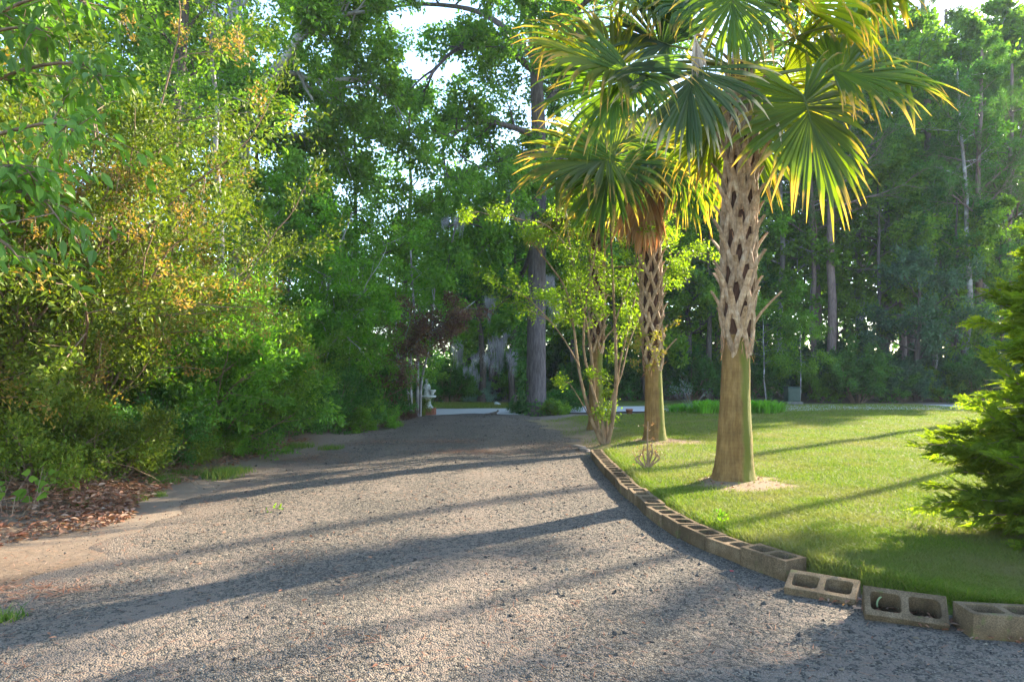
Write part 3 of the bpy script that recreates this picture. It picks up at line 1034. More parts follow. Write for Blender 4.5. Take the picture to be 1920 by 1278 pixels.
def make_palm(M, root, base, smooth_h, r_base, r_mid, boot_top, heart, seed, n_rows, nboot=5, boot_scale=1.0, lean=(0, 0)):
    rng = np.random.default_rng(seed)
    # trunk, in root-local coordinates (root at the foot)
    z = np.concatenate([[-.12, 0, .05, .12, .25], np.linspace(.4, smooth_h + .12, 9)])
    rr = r_base + (r_mid - r_base) * sstep(z / (smooth_h * .9))
    rr = rr + .05 * np.exp(-np.maximum(z, 0) / .10)
    cx = lean[0] * z / boot_top; cy = lean[1] * z / boot_top
    b = MB()
    zz = np.linspace(-.12, smooth_h + .12, 70)
    b.tube(np.stack([np.interp(zz, z, cx), np.interp(zz, z, cy), zz], -1), np.interp(zz, z, rr), 44)
    v = b.v[-1]
    th = np.arctan2(v[:, 1], v[:, 0])
    k = 1 + (vnoise(th * 2.2 + 20, v[:, 2] * 2.5 + seed) - .5) * .085 + (vnoise(th * 9 + 40, v[:, 2] * 1.3) - .5) * .035 + (vnoise(th * 1.2 + 9, v[:, 2] * 22) - .5) * .022
    v[:, 0] *= k; v[:, 1] *= k
    b.build('trunk', M['trunk'], root, True)
    b = MB()
    z = np.linspace(smooth_h - .05, boot_top + .25, 12)
    b.tube(np.stack([lean[0] * z / boot_top, lean[1] * z / boot_top, z], -1), np.interp(z, [smooth_h, smooth_h + .25, boot_top], [r_mid * .95, r_mid * 1.06, r_mid * .9]), 20)
    b.build('upper_trunk', M['core'], root, True)
    # boots in a criss-cross lattice
    var = [boot_mesh(M['boot'], r_mid * 1.03, np.random.default_rng(seed + k), .36 * boot_scale, .66, .16 * boot_scale * f, .095 * boot_scale * f2, .070 * boot_scale)
           for k, (f, f2) in enumerate(((1, 1), (1.25, 1.35), (.8, .8), (1.1, 1.0)))]
    first = boot_mesh(M['boot'], r_mid * 1.05, np.random.default_rng(seed + 9), .36 * boot_scale, .42, .36 * boot_scale, .32 * boot_scale, .11 * boot_scale)
    rows = np.linspace(smooth_h + .24 * boot_scale, boot_top, n_rows)
    for k, zz in enumerate(rows):
        for j in range(nboot):
            a = 2 * PI * (j + .5 * (k % 2)) / nboot + rng.normal(0, .05) + .06 * k
            o = link('boot', first if (k == 0 and j == 1) else var[rng.integers(0, 4)], root)
            zj = zz + rng.normal(0, .012)
            o.location = (lean[0] * zj / boot_top, lean[1] * zj / boot_top, zj)
            sc = 1.0 + .06 * math.sin(k / n_rows * PI) - .10 * k / n_rows - (.08 if k == 0 else 0)
            o.rotation_euler = (0, 0, a)
            o.scale = (sc, sc, 1)
    # loose fibres and frayed straps where the boots end and between them
    b = MB()
    n = 130
    th = rng.uniform(0, 2 * PI, n)
    z = np.where(rng.random(n) < .45, smooth_h + rng.normal(.03, .07, n), rng.uniform(smooth_h, boot_top, n))
    r = r_mid * rng.uniform(1.02, 1.22, n)
    P = np.stack([r * np.cos(th) + lean[0] * z / boot_top, r * np.sin(th) + lean[1] * z / boot_top, z], -1)
    O = np.stack([np.cos(th), np.sin(th), np.zeros(n)], -1)
    D = unit(O * rng.uniform(.0, .45, (n, 1)) + UP * rng.choice([-1, 1], (n, 1), p=[.7, .3]) + rng.normal(0, .25, (n, 3)))
    v, q = rhomb_geo(P, D, O, rng.uniform(.05, .17, n), rng.uniform(.004, .016, n), .05)
    b.add(v, q)
    b.build('frayed_leaves', M['dead'], root)
    return rng


def add_frond(M, root, org, rng, B, hub, tip, L, mat='frond', droop=.55, spread=2.3, nref=None, vfold=.25, nseg=58, width=1.0, name='frond', label=None, pet='petiole', r=.016):
    o3 = np.array(org)
    axis = unit(tip - hub)
    f = frond_mesh(rng, B - o3, hub - o3, axis, L, None, nseg, spread, droop, nref, vfold, width).build(name, M[mat], root, False, 't')
    if label: f['label'] = label
    petiole_mb(B - o3, hub - o3, axis, r).build('petiole', M[pet], f, True)
    return f


def build_palms():
    M = palm_materials()
    # ---------------- palm 1, nearest
    D = PALMS[0][1]
    org = on_ground(*PALMS[0])
    root = thing('cabbage_palm', 'nearest and stoutest cabbage palm with algae stained trunk and hanging fan fronds', 'palm tree', org, 0, 'cabbage palms on the lawn')
    heart = W(1392, 150, D)
    hz = heart[2] - org[2]
    sm = (905 - 655) / F * D
    rng = make_palm(M, root, org, sm, .205, .150, hz - .10, heart, 21, 14, 5, 1.0, (heart[0] - org[0], 0))

    def fr(h, t, L, dh=0.0, dt=0.0, **k):
        hub = W(h[0], h[1], D + dh); tip = W(t[0], t[1], D + dh + dt)
        Bz = heart + np.array([rng.normal(0, .05), rng.normal(0, .05), rng.uniform(-.1, .12)])
        return add_frond(M, root, org, rng, Bz, hub, tip, L, **k)
    out = lambda x, y, z: np.array([x, y, z], float)
    # big fan hanging at the right, facing the camera
    fr((1507, 183), (1562, 330), 1.27, -.45, -.05, mat='frond', droop=.30, nref=out(.25, -1, .35), vfold=-.12, spread=2.45, label='broad fan frond with orange tips hanging to the right of the trunk')
    fr((1560, 130), (1700, 125), 1.32, -.10, .1, mat='frond', droop=.48, nref=out(.1, -.75, .7), vfold=.1, spread=2.0)
    fr((1492, -8), (1560, 40), 1.30, -.1, .2, droop=.95, nref=out(.4, -.5, .8), mat='frond_gold')
    fr((1372, -22), (1380, 60), 1.0, -.3, -.1, mat='frond', droop=.6, nref=out(.05, -1, .4), vfold=.1, spread=1.7, nseg=48)
    fr((1253, 84), (1175, 35), .98, .15, .2, droop=.45, nref=out(-.2, -.8, .6), mat='frond_grey')
    fr((1162, 124), (1080, 95), 1.12, -.15, -.05, droop=.62, nref=out(-.2, -.75, .6), mat='frond_gold', spread=2.3)
    fr((1178, 128), (1122, 205), 1.08, -.35, -.1, droop=.45, nref=out(-.35, -.9, .3), mat='frond', spread=2.0)
    fr((1300, 128), (1284, 215), 1.0, -.55, -.08, mat='frond_grey', droop=.6, nref=out(-.1, -1, .35), vfold=.12, spread=1.55, nseg=44, label='dark weathered fan frond drooping in front of the crown')
    # behind the trunk, lit through
    fr((1408, 215), (1402, 330), 1.15, .75, .25, droop=.4, nref=out(.1, .9, .3), mat='frond_gold', spread=2.2)
    fr((1345, 205), (1310, 300), .98, .7, .2, droop=.45, nref=out(-.2, .9, .3), mat='frond_gold')
    fr((1470, 130), (1530, 210), 1.15, .8, .3, droop=.7, nref=out(.4, .6, .6), mat='frond_gold')
    fr((1300, 10), (1255, -50), 1.2, .4, .3, droop=.9, nref=out(-.3, .4, .8), mat='frond')
    fr((1400, -40), (1405, -140), 1.2, .2, .1, droop=.5, nref=out(.1, .6, .6))
    fr((1600, 40), (1680, 0), 1.15, .5, .35, droop=.9, nref=out(.4, .2, .8), mat='frond_gold')
    fr((1218, 20), (1140, -40), 1.1, .3, .2, droop=.85, nref=out(-.3, -.2, .9), mat='frond_gold')
    # folded dead leaf at the heart
    fr((1303, 72), (1310, 140), .55, -.5, -.05, mat='dead_grey', droop=1.3, spread=.22, nref=out(0, -1, .1), nseg=12, width=1.6, name='dead_frond', pet='petiole_dead', label='folded dead grey brown leaf standing at the crown')
    fr((1405, 150), (1412, 260), .7, -.42, -.03, mat='dead_grey', droop=1.2, spread=.6, nref=out(.1, -1, .1), nseg=18, name='dead_frond', pet='petiole_dead')
    # ---------------- palm 2
    D = PALMS[1][1]
    org = on_ground(*PALMS[1])
    root = thing('cabbage_palm', 'middle cabbage palm with a dead orange brown frond hanging against its trunk', 'palm tree', org, 0, 'cabbage palms on the lawn')
    heart = W(1216, 335, D)
    hz = heart[2] - org[2]
    sm = (830 - 690) / F * D
    rng = make_palm(M, root, org, sm, .178, .150, hz - .05, heart, 41, 17, 5, .8, (heart[0] - org[0], 0))
    fr((1150, 290), (1050, 300), 1.65, -.5, -.15, droop=.36, nref=out(-.1, -.8, .6), mat='frond_gold', spread=2.2, vfold=.15, label='golden green fan frond reaching left over the drive')
    fr((1152, 295), (1110, 390), 1.50, -.6, -.1, droop=.4, nref=out(-.3, -.9, .3), mat='frond', spread=2.0)
    fr((1272, 290), (1292, 390), 1.30, -.5, -.1, droop=.55, nref=out(.3, -.9, .3), mat='frond', spread=1.9)
    fr((1258, 285), (1305, 310), 1.15, .3, .3, droop=.6, nref=out(.4, .2, .8), mat='frond_gold')
    fr((1215, 275), (1205, 210), 1.0, .3, .2, droop=.6, nref=out(0, .5, .7), mat='frond_gold')
    fr((1172, 275), (1120, 240), 1.1, .4, .2, droop=.6, nref=out(-.4, -.2, .8), mat='frond')
    fr((1232, 290), (1262, 330), 1.0, -.6, -.3, droop=.7, nref=out(.0, -.7, .7), mat='frond')
    fr((1300, 310), (1340, 380), 1.1, .7, .3, droop=.6, nref=out(.4, .6, .5), mat='frond_gold')
    fr((1180, 320), (1170, 400), 1.2, .7, .3, droop=.6, nref=out(-.2, .8, .4), mat='frond')
    # dead fronds hanging down the trunk
    for h, t, L, dh, s in (((1212, 345), (1204, 440), 1.05, -.42, .55), ((1232, 310), (1238, 420), .90, -.45, .60), ((1195, 350), (1190, 440), .95, -.30, .45),
                           ((1222, 372), (1220, 450), .85, -.36, .40)):
        fr(h, t, L, dh, .02, mat='dead', droop=.6, spread=s, nref=out(-.1, -1, .1), nseg=26, width=2.2, name='dead_frond', pet='petiole_dead', vfold=-.2)
    # ---------------- palm 3
    D = PALMS[2][1]
    org = on_ground(*PALMS[2])
    root = thing('cabbage_palm', 'farthest cabbage palm standing behind the leafy multi-stemmed tree', 'palm tree', org, 0, 'cabbage palms on the lawn')
    heart = W(1120, 430, D)
    hz = heart[2] - org[2]
    sm = (805 - 655) / F * D
    rng = make_palm(M, root, org, sm, .165, .135, hz - .05, heart, 61, 12, 5, .75, (heart[0] - org[0], 0))
    for k in range(13):
        az = k * 2.4 + .4
        el = rng.uniform(-.2, 1.1)
        d = np.array([math.cos(az) * math.cos(el), math.sin(az) * math.cos(el), math.sin(el)])
        hub = heart + d * rng.uniform(.6, .8)
        tip = hub + d * np.array([1, 1, .2]) - UP * .35
        add_frond(M, root, org, rng, heart, hub, tip, 1.0, mat='frond' if k % 3 else 'frond_gold', droop=.7, nref=d * .4 + UP * .8, nseg=34)
# ================================================================== WOODY PLANTS
def catmull(pts, n):
    pts = np.asarray(pts, float)
    P = np.vstack([2 * pts[0] - pts[1], pts, 2 * pts[-1] - pts[-2]])
    m = len(pts) - 1
    t = np.linspace(0, m, n)
    i = np.minimum(t.astype(int), m - 1)
    u = (t - i)[:, None]
    p0, p1, p2, p3 = P[i], P[i + 1], P[i + 2], P[i + 3]
    return .5 * (2 * p1 + (p2 - p0) * u + (2 * p0 - 5 * p1 + 4 * p2 - p3) * u ** 2 + (3 * p1 - p0 - 3 * p2 + p3) * u ** 3)


class Plant:
    """wood as tubes, twig anchors that carry leaves"""
    def __init__(self, seed):
        self.rng = np.random.default_rng(seed)
        self.wood = MB()
        self.ap, self.ad = [], []
        self.minr = .004

    def path(self, pts, r0, r1, sides=7, power=1.0):
        pts = np.asarray(pts)
        t = np.linspace(0, 1, len(pts)) ** power
        self.wood.tube(pts, r0 + (r1 - r0) * t, sides, False)
        return pts

    def run(self, p0, d0, length, trop, wob, n):
        rng = self.rng
        d = unit(np.asarray(d0, float))
        pts = [np.asarray(p0, float)]
        st = length / (n - 1)
        for _ in range(n - 1):
            d = unit(d + rng.normal(0, wob, 3) + np.array([0, 0, trop]) * st)
            pts.append(pts[-1] + d * st)
        return np.array(pts)

    def grow(self, p0, d0, length, r0, level, kids, trop=0.0, wob=.14, ang=.9, ratio=.55, flat=0.0, t0=.25, wood_level=9, anchors=5):
        """one limb and its children; twigs (level 0) carry the anchors"""
        rng = self.rng
        n = 4 + 2 * level if level else 4
        pts = self.run(p0, d0, length, trop, wob, n)
        if r0 > self.minr:
            self.path(pts, r0, r0 * .35, 6 if level > 1 else (4 if level else 3))
        if level == 0:
            t = np.linspace(.15, 1, anchors)
            idx = t * (n - 1)
            i = np.minimum(idx.astype(int), n - 2)
            u = (idx - i)[:, None]
            self.ap.append(pts[i] * (1 - u) + pts[i + 1] * u)
            self.ad.append(unit(pts[i + 1] - pts[i]))
            return
        k = kids[level - 1]
        for c in range(k):
            t = t0 + (1 - t0) * (c + rng.uniform(.2, .8)) / k
            f = t * (n - 1)
            i = min(int(f), n - 2)
            p = pts[i] + (pts[i + 1] - pts[i]) * (f - i)
            d = unit(pts[i + 1] - pts[i])
            s = rng.normal(0, 1, 3)
            s[2] *= (1 - flat)
            s = unit(s - d * np.dot(s, d))
            a = ang * rng.uniform(.65, 1.2)
            nd_ = d * math.cos(a) + s * math.sin(a)
            ln = length * ratio * rng.uniform(.7, 1.2) * (1.15 - .55 * t)
            self.grow(p, nd_, ln, r0 * .5 * (1.1 - .5 * t), level - 1, kids, trop, wob, ang, ratio, flat, .2, wood_level, anchors)
        # the leader's end is leafy as well
        self.grow(pts[-1], pts[-1] - pts[-2], length * ratio * .6, r0 * .33, level - 1, kids, trop, wob, ang, ratio, flat, .2, wood_level, anchors)

    def anchors(self):
        return np.vstack(self.ap), np.vstack(self.ad)

    def leaves(self, m, L, wr=.5, spread=.06, along=.6, up=.25, droop=.15, six=False, sel=None, jit=.55, keep=1.0, hang=0.0, flatn=.6):
        """m leaves at every anchor"""
        rng = self.rng
        A, D = self.anchors()
        if sel is not None:
            A, D = A[sel], D[sel]
        A = np.repeat(A, m, 0); D = np.repeat(D, m, 0)
        if keep < 1:
            k = rng.random(len(A)) < keep
            A, D = A[k], D[k]
        n = len(A)
        P = A + rng.normal(0, spread, (n, 3))
        s = rng.normal(0, 1, (n, 3))
        s = unit(s - D * (s * D).sum(1, keepdims=True))
        dirs = unit(D * along + s * jit + UP * up - UP * hang)
        N = unit(UP * flatn + rng.normal(0, .5, (n, 3)))
        Ls = L * rng.uniform(.65, 1.25, n)
        b = MB()
        if six:
            v, q = leaf_geo(P, dirs, N, Ls, Ls * wr, .3, droop)
        else:
            v, q = rhomb_geo(P, dirs, N, Ls, Ls * wr, droop)
        b.add(v, q)
        return b


LM = {}


def veg_materials():
    LM['oak'] = leaf_mat('oak_leaf', [(0.061, 0.128, 0.022), (0.101, 0.189, 0.030), (0.135, 0.230, 0.038), (0.081, 0.162, 0.027)], .45)
    LM['fresh'] = leaf_mat('fresh_green_leaf', [(0.0636, 0.1393, 0.0172), (0.1041, 0.2090, 0.0258), (0.1393, 0.2442, 0.0301), (0.0757, 0.1625, 0.0206)], .43)
    LM['deep'] = leaf_mat('deep_green_leaf', [(0.034, 0.095, 0.024), (0.054, 0.135, 0.032), (0.074, 0.169, 0.041), (0.047, 0.115, 0.027)], .4)
    LM['blue'] = leaf_mat('blue_green_leaf', [(0.041, 0.088, 0.047), (0.068, 0.121, 0.068), (0.088, 0.149, 0.081), (0.054, 0.108, 0.054)], .35, (1.3, 1.6, .7))
    LM['lime'] = leaf_mat('lime_leaf', [(.10, .19, .018), (.15, .245, .024), (.19, .27, .03), (.12, .215, .02)], .55, (1.5, 1.7, .4))
    LM['privet'] = leaf_mat('olive_leaf', [(0.0645, 0.1161, 0.0155), (0.1075, 0.1634, 0.0206), (0.1634, 0.2021, 0.0292), (0.0817, 0.1376, 0.0172)], .38, (1.3, 1.35, .4), .5, .25)
    LM['bronze'] = leaf_mat('bronze_tip_leaf', [(.26, .16, .04), (.32, .23, .06), (.22, .19, .04), (.36, .22, .08)], .45, (1.3, 1.2, .6))
    LM['broad'] = leaf_mat('broad_leaf', [(0.1056, 0.1936, 0.0264), (0.0739, 0.1584, 0.0229), (0.1056, 0.2112, 0.0317), (0.1267, 0.2323, 0.0370), (0.0845, 0.1795, 0.0264)], .42, (1.4, 1.6, .4), .42, .35)
    LM['conifer'] = leaf_mat('conifer_spray', [(.095, .16, .022), (.15, .225, .03), (.20, .265, .04), (.11, .18, .024)], .6, (1.7, 1.8, .4), .75, .1)
    LM['pine'] = leaf_mat('pine_needle', [(0.041, 0.095, 0.027), (0.061, 0.128, 0.035), (0.081, 0.149, 0.043)], .35)
    LM['purple'] = leaf_mat('purple_leaf', [(.10, .065, .055), (.15, .09, .07), (.16, .13, .06), (.12, .08, .06)], .4, (1.5, 1.0, .8))
    LM['rust'] = leaf_mat('rust_leaf', [(.25, .14, .07), (.32, .2, .10), (.2, .15, .05)], .4, (1.2, 1.1, .7))
    LM['moss'] = leaf_mat('spanish_moss', [(.28, .28, .305), (.38, .38, .405), (.32, .325, .34)], .4, (1.1, 1.1, 1.1), .9, .05)
    LM['teal'] = leaf_mat('pale_teal_leaf', [(.16, .28, .22), (.22, .34, .27), (.14, .25, .18)], .4, (1.2, 1.3, 1.0))
    LM['strap'] = leaf_mat('strap_leaf', [(.10, .27, .02), (.14, .34, .03), (.17, .38, .04)], .45, (1.4, 1.6, .4), .4, .4)
    LM['b_dark'] = bark_mat('dark_bark', (.045, .036, .03), (.14, .115, .10), 6, .2, .7)
    LM['b_grey'] = bark_mat('grey_bark', (.13, .12, .115), (.31, .29, .28), 8, .25, .5, (.42, .42, .42), 3.0)
    LM['b_oak'] = bark_mat('oak_bark', (.055, .045, .045), (.165, .142, .142), 6, .16, .9)
    LM['b_pine'] = bark_mat('pine_bark', (.10, .075, .07), (.27, .20, .18), 6, .2, .9)
    LM['b_tan'] = bark_mat('crape_bark', (.20, .125, .065), (.34, .235, .14), 6, .25, .3, (.15, .095, .05), 5.0)
    LM['b_twig'] = bark_mat('twig_bark', (.14, .09, .06), (.28, .20, .14), 9, .3, .3)


def place(parts, name, label, cat, loc, rz=0.0, scale=1.0, group=None):
    """parts: list of (part name, mesh). links a thing made of them"""
    r = thing(name, label, cat, loc, rz, group)
    r.scale = (scale, scale, scale) if np.isscalar(scale) else scale
    for n, me in parts:
        link(n, me, r)
    return r


def leafy_proto(seed, H, r, base, spread, lm, bm, nl=12, kids=(5, 6), leaf=.14, m=5, six=False, fork=False, droopy=0.0, keep=1.0, wr=.55, low=.45, sp=.1, anchors=4, top=1.0):
    """broadleaf tree of height H, clear trunk to base; returns [(part, mesh)]"""
    P = Plant(seed)
    rng = P.rng
    P.minr = .006
    n = 12
    z = np.linspace(-.15, H * .93, n)
    wob = np.cumsum(rng.normal(0, .012 * H, (n, 2)), 0) * .4
    wob[0] = 0
    tp = np.column_stack([wob, z])
    rad = r * (1 - .82 * (z / H).clip(0, 1) ** .9)
    rad[0] *= 1.35
    P.wood.tube(tp, rad, 10, False)
    for i in range(nl):
        u = (i + rng.uniform(.1, .9)) / nl
        h = base + (H * .95 - base) * u
        p = np.array([np.interp(h, z, tp[:, 0]), np.interp(h, z, tp[:, 1]), h])
        a = i * 2.4 + rng.uniform(-.5, .5)
        prof = low + (1 - low) * math.sin(min(1, u / .55) * PI / 2) if u < .5 else max(.2, math.cos((u - .5) / .5 * PI / 2) ** .7 * top)
        ln = spread * prof * rng.uniform(.75, 1.15)
        up = .10 + .75 * u
        d = np.array([math.cos(a), math.sin(a), up])
        P.grow(p, d, ln, np.interp(h, z, rad) * .42, 2, kids, trop=.04 - droopy, wob=.16, ang=.85, ratio=.5, anchors=anchors)
    lv = P.leaves(m, leaf, wr, sp, .5, .12, .15, six, keep=keep)
    return [('trunk', P.wood.mesh('trunk', LM[bm], True)), ('crown', lv.mesh('crown', LM[lm]))]


def shrub_proto(seed, H, R, lm, bm, ns=14, leaf=.07, m=7, kids=(5, 5), wr=.42, upr=.9, six=False, sp=.05, r=.016, droop=0.0, rat=.5, bronze=0.0):
    P = Plant(seed)
    rng = P.rng
    P.minr = .0042 if bronze else .0035
    for i in range(ns):
        a = i * 2.4 + rng.uniform(-.4, .4)
        e = rng.uniform(.15, 1.0)
        q = rng.uniform(.1, 1) ** .5
        d = unit(np.array([math.cos(a) * q * R, math.sin(a) * q * R, H * upr * (1.05 - .55 * q)]))
        ln = math.hypot(R * q * .85, H * (1.0 - .45 * q) * .85) * rng.uniform(.75, 1.0)
        p = np.array([math.cos(a) * .12 * R, math.sin(a) * .12 * R, -.05])
        P.grow(p, d, ln, r, 2, kids, trop=-droop, wob=.13, ang=.8, ratio=rat, t0=.18)
    extra = []
    if bronze:
        A, _ = P.anchors()
        rad = np.hypot(A[:, 0], A[:, 1]) + .25 * A[:, 2]
        z = vnoise(A[:, 0] * 2.3 + A[:, 2] * 1.7 + 9, A[:, 1] * 2.3 - A[:, 2] * 1.3)
        sel = (rad > np.percentile(rad, 45)) & (z > np.percentile(z, 100 - bronze))
        extra = [('bronze_foliage', P.leaves(m, leaf * .8, wr, sp * .7, .5, .25, .12, six, sel=sel).mesh('bronze_foliage', LM['bronze']))]
        keep = ~sel
    lv = P.leaves(m, leaf, wr, sp, .5, .25, .12, six, sel=keep if bronze else None)
    return [('stems', P.wood.mesh('stems', LM[bm], True)), ('foliage', lv.mesh('foliage', LM[lm]))] + extra


def pine_proto(seed, H, r, base, bm='b_pine'):
    P = Plant(seed)
    rng = P.rng
    P.minr = .006
    n = 12
    z = np.linspace(-.15, H * .96, n)
    wob = np.cumsum(rng.normal(0, .006 * H, (n, 2)), 0) * .4
    wob[0] = 0
    tp = np.column_stack([wob, z])
    rad = r * (1 - .7 * (z / H).clip(0, 1))
    rad[0] *= 1.25
    P.wood.tube(tp, rad, 10, False)
    nl = 22
    for i in range(nl):
        u = (i + rng.uniform(.1, .9)) / nl
        h = base + (H * .95 - base) * u
        p = np.array([np.interp(h, z, tp[:, 0]), np.interp(h, z, tp[:, 1]), h])
        a = i * 2.4 + rng.uniform(-.5, .5)
        ln = (3.2 * (1 - u) ** .7 + .5) * rng.uniform(.6, 1.1)
        P.grow(p, np.array([math.cos(a), math.sin(a), .15 + .6 * u]), ln, .05 * (1.1 - u), 2, (6, 6), trop=.08, wob=.13, ang=.7, ratio=.42, anchors=2)
    lv = P.leaves(11, .22, .08, .03, .55, .25, .1, False, jit=.8)
    return [('trunk', P.wood.mesh('trunk', LM[bm], True)), ('crown', lv.mesh('crown', LM['pine']))]


# ------------------------------------------------------------------ the big oak with moss
def moss_mesh(seed, n=150, L=1.2, w=.018, spread=(.5, .12)):
    rng = np.random.default_rng(seed)
    b = MB()
    K = 7
    # a few tails, each a thick beard of threads
    nt_ = 10
    for k in range(nt_):
        c = np.array([rng.uniform(-1, 1) * spread[0], rng.normal(0, spread[1]), rng.normal(0, .06)])
        Lt = L * rng.uniform(.2, 1.0)
        for i in range(n // nt_):
            p = c + np.array([rng.normal(0, .055), rng.normal(0, .045), rng.normal(0, .10)])
            ln = Lt * rng.uniform(.4, 1.1)
            z = -np.linspace(0, ln, K)
            pull = np.linspace(1, .25, K)
            x = c[0] + (p[0] - c[0]) * pull + np.cumsum(rng.normal(0, .03, K))
            y = c[1] + (p[1] - c[1]) * pull + np.cumsum(rng.normal(0, .025, K))
            pts = np.stack([x, y, p[2] + z], -1)
            a = rng.uniform(0, PI)
            s = np.array([math.cos(a), math.sin(a), 0]) * w * rng.uniform(.5, 1.2)
            wd = np.linspace(1, .35, K)[:, None]
            v = np.stack([pts - s * wd, pts + s * wd], 1).reshape(-1, 3)
            o = np.arange(K - 1)[:, None] * 2
            b.add(v, o + np.array([0, 1, 3, 2]))
    return b.mesh('moss', LM['moss'])


def build_oak():
    P = Plant(77)
    rng = P.rng
    P.minr = .007
    D = 21.3
    org = np.array(on_ground(*W(1004, 700, D)[:2]))
    w3 = lambda px, py, d: W(px, py, d) - org
    tr = catmull([w3(1004, 782, D) * [1, 1, 0] - [0, 0, .2], w3(1005, 740, D), w3(1006, 560, D), w3(1010, 300, D), w3(1006, 150, D), w3(996, 0, D), w3(990, -170, D)], 30)
    rad = np.interp(np.linspace(0, 1, 30), [0, .06, .25, .6, 1], [.50, .36, .31, .22, .08])
    P.wood.tube(tr, rad, 14, False)
    limbs = [
        ([(1003, 135, 0), (955, 98, -.5), (890, 86, -1.2), (845, 100, -1.8), (800, 150, -2.5)], .12),
        ([(1005, 255, 0), (955, 237, -.4), (905, 228, -1.0), (862, 245, -1.6), (820, 290, -2.2)], .11),
        ([(1003, 110, 0), (955, 60, .3), (890, 20, .7), (790, 8, 1.2), (700, 20, 1.6)], .13),
        ([(1006, 330, 0), (970, 330, -.8), (955, 372, -1.6), (900, 402, -2.3), (840, 425, -2.8)], .09),
        ([(1008, 215, 0), (1060, 150, .5), (1130, 90, 1.2), (1215, 60, 1.8)], .11),
        ([(1008, 330, 0), (1060, 290, .8), (1120, 250, 1.5), (1190, 230, 2.4)], .10),
        ([(998, 20, 0), (1040, -60, -1.5), (1090, -110, -3.0)], .10),
        ([(1000, 60, 0), (960, -20, -2.0), (930, -80, -3.8), (900, -100, -5.0)], .10),
        ([(1006, 180, 0), (1020, 130, 2.0), (1040, 90, 3.8)], .10),
        ([(1007, 400, 0), (960, 440, .6), (900, 470, 1.2), (830, 500, 1.6)], .08),
        ([(1007, 420, 0), (1050, 400, -.4), (1100, 390, -.6)], .06),
        ([(1006, 430, 0), (985, 500, 1.5), (950, 560, 3.5), (905, 590, 5.0), (860, 615, 6.2)], .08),
        ([(985, 500, 1.5), (965, 570, 3.2), (955, 610, 4.5)], .05),
        ([(1006, 280, 0), (940, 300, 1.5), (860, 330, 2.6), (790, 400, 3.2)], .09),
        ([(992, -90, 0), (930, -150, .5), (850, -190, 1)], .08),
        ([(992, -110, 0), (1060, -170, .5), (1120, -200, 1)], .08),
        ([(1004, 90, 0), (1080, 20, -1.0), (1150, -30, -2.0), (1220, -40, -2.6)], .10),
    ]
    for pts, r in limbs:
        c = catmull([w3(a, b, D + e) for a, b, e in pts], 16)
        P.path(c, r, r * .25, 8)
        ln = np.linalg.norm(np.diff(c, axis=0), axis=1).sum()
        low = pts[-1][1] > 600
        for k in range(3 if low else 9):
            t = .22 + .78 * (k + rng.random()) / (3 if low else 9)
            i = min(int(t * 15), 14)
            d = unit(c[i + 1] - c[i])
            s = unit(rng.normal(0, 1, 3) * [1, 1, .7])
            P.grow(c[i], unit(d * .6 + s), rng.uniform(.9, 1.9) * (.4 if low else 1), r * .3, 2, (4, 4), trop=-.05, wob=.16, ang=.85, ratio=.52, anchors=3)
    o = thing('oak_tree', 'big grey trunked oak with arching limbs rising where the drive meets the lane', 'tree', org)
    P.wood.build('trunk', LM['b_oak'], o, True)
    P.leaves(8, .15, .52, .12, .5, .1, .2).build('crown', LM['oak'], o)
    # ivy on the foot of the trunk: a plant of its own
    rng = np.random.default_rng(9)
    n = 2600
    h = 3.6 * rng.random(n) ** 1.1
    a = rng.uniform(0, 2 * PI, n)
    r = .36 + .10 * np.abs(rng.normal(0, 1, n)) + .35 * np.exp(-((h - 2.2) / .8) ** 2) * rng.random(n) + .3 * np.exp(-h / .5) * rng.random(n)
    Pt = np.stack([r * np.cos(a), r * np.sin(a), h], -1)
    keep = (np.cos(a - 2.6) > .15) | (h < .5)
    Pt = Pt[keep]; n = len(Pt)
    Dd = unit(np.stack([Pt[:, 0], Pt[:, 1], -np.abs(rng.normal(.3, .4, n))], -1) + rng.normal(0, .4, (n, 3)))
    v, q = rhomb_geo(Pt, Dd, unit(np.stack([Pt[:, 0], Pt[:, 1], np.full(n, .6)], -1) + rng.normal(0, .3, (n, 3))), rng.uniform(.08, .17, n), rng.uniform(.06, .11, n))
    b = MB(); b.add(v, q)
    iv = b.build('ivy', LM['deep'])
    iv.location = org
    tag(iv, 'dark green ivy climbing the foot of the big oak trunk', 'ivy')
    # Spanish moss
    mm = [moss_mesh(s, 240, L, .010, sp) for s, L, sp in ((1, 1.5, (.42, .12)), (2, 1.1, (.55, .15)), (3, 2.0, (.3, .1)))]
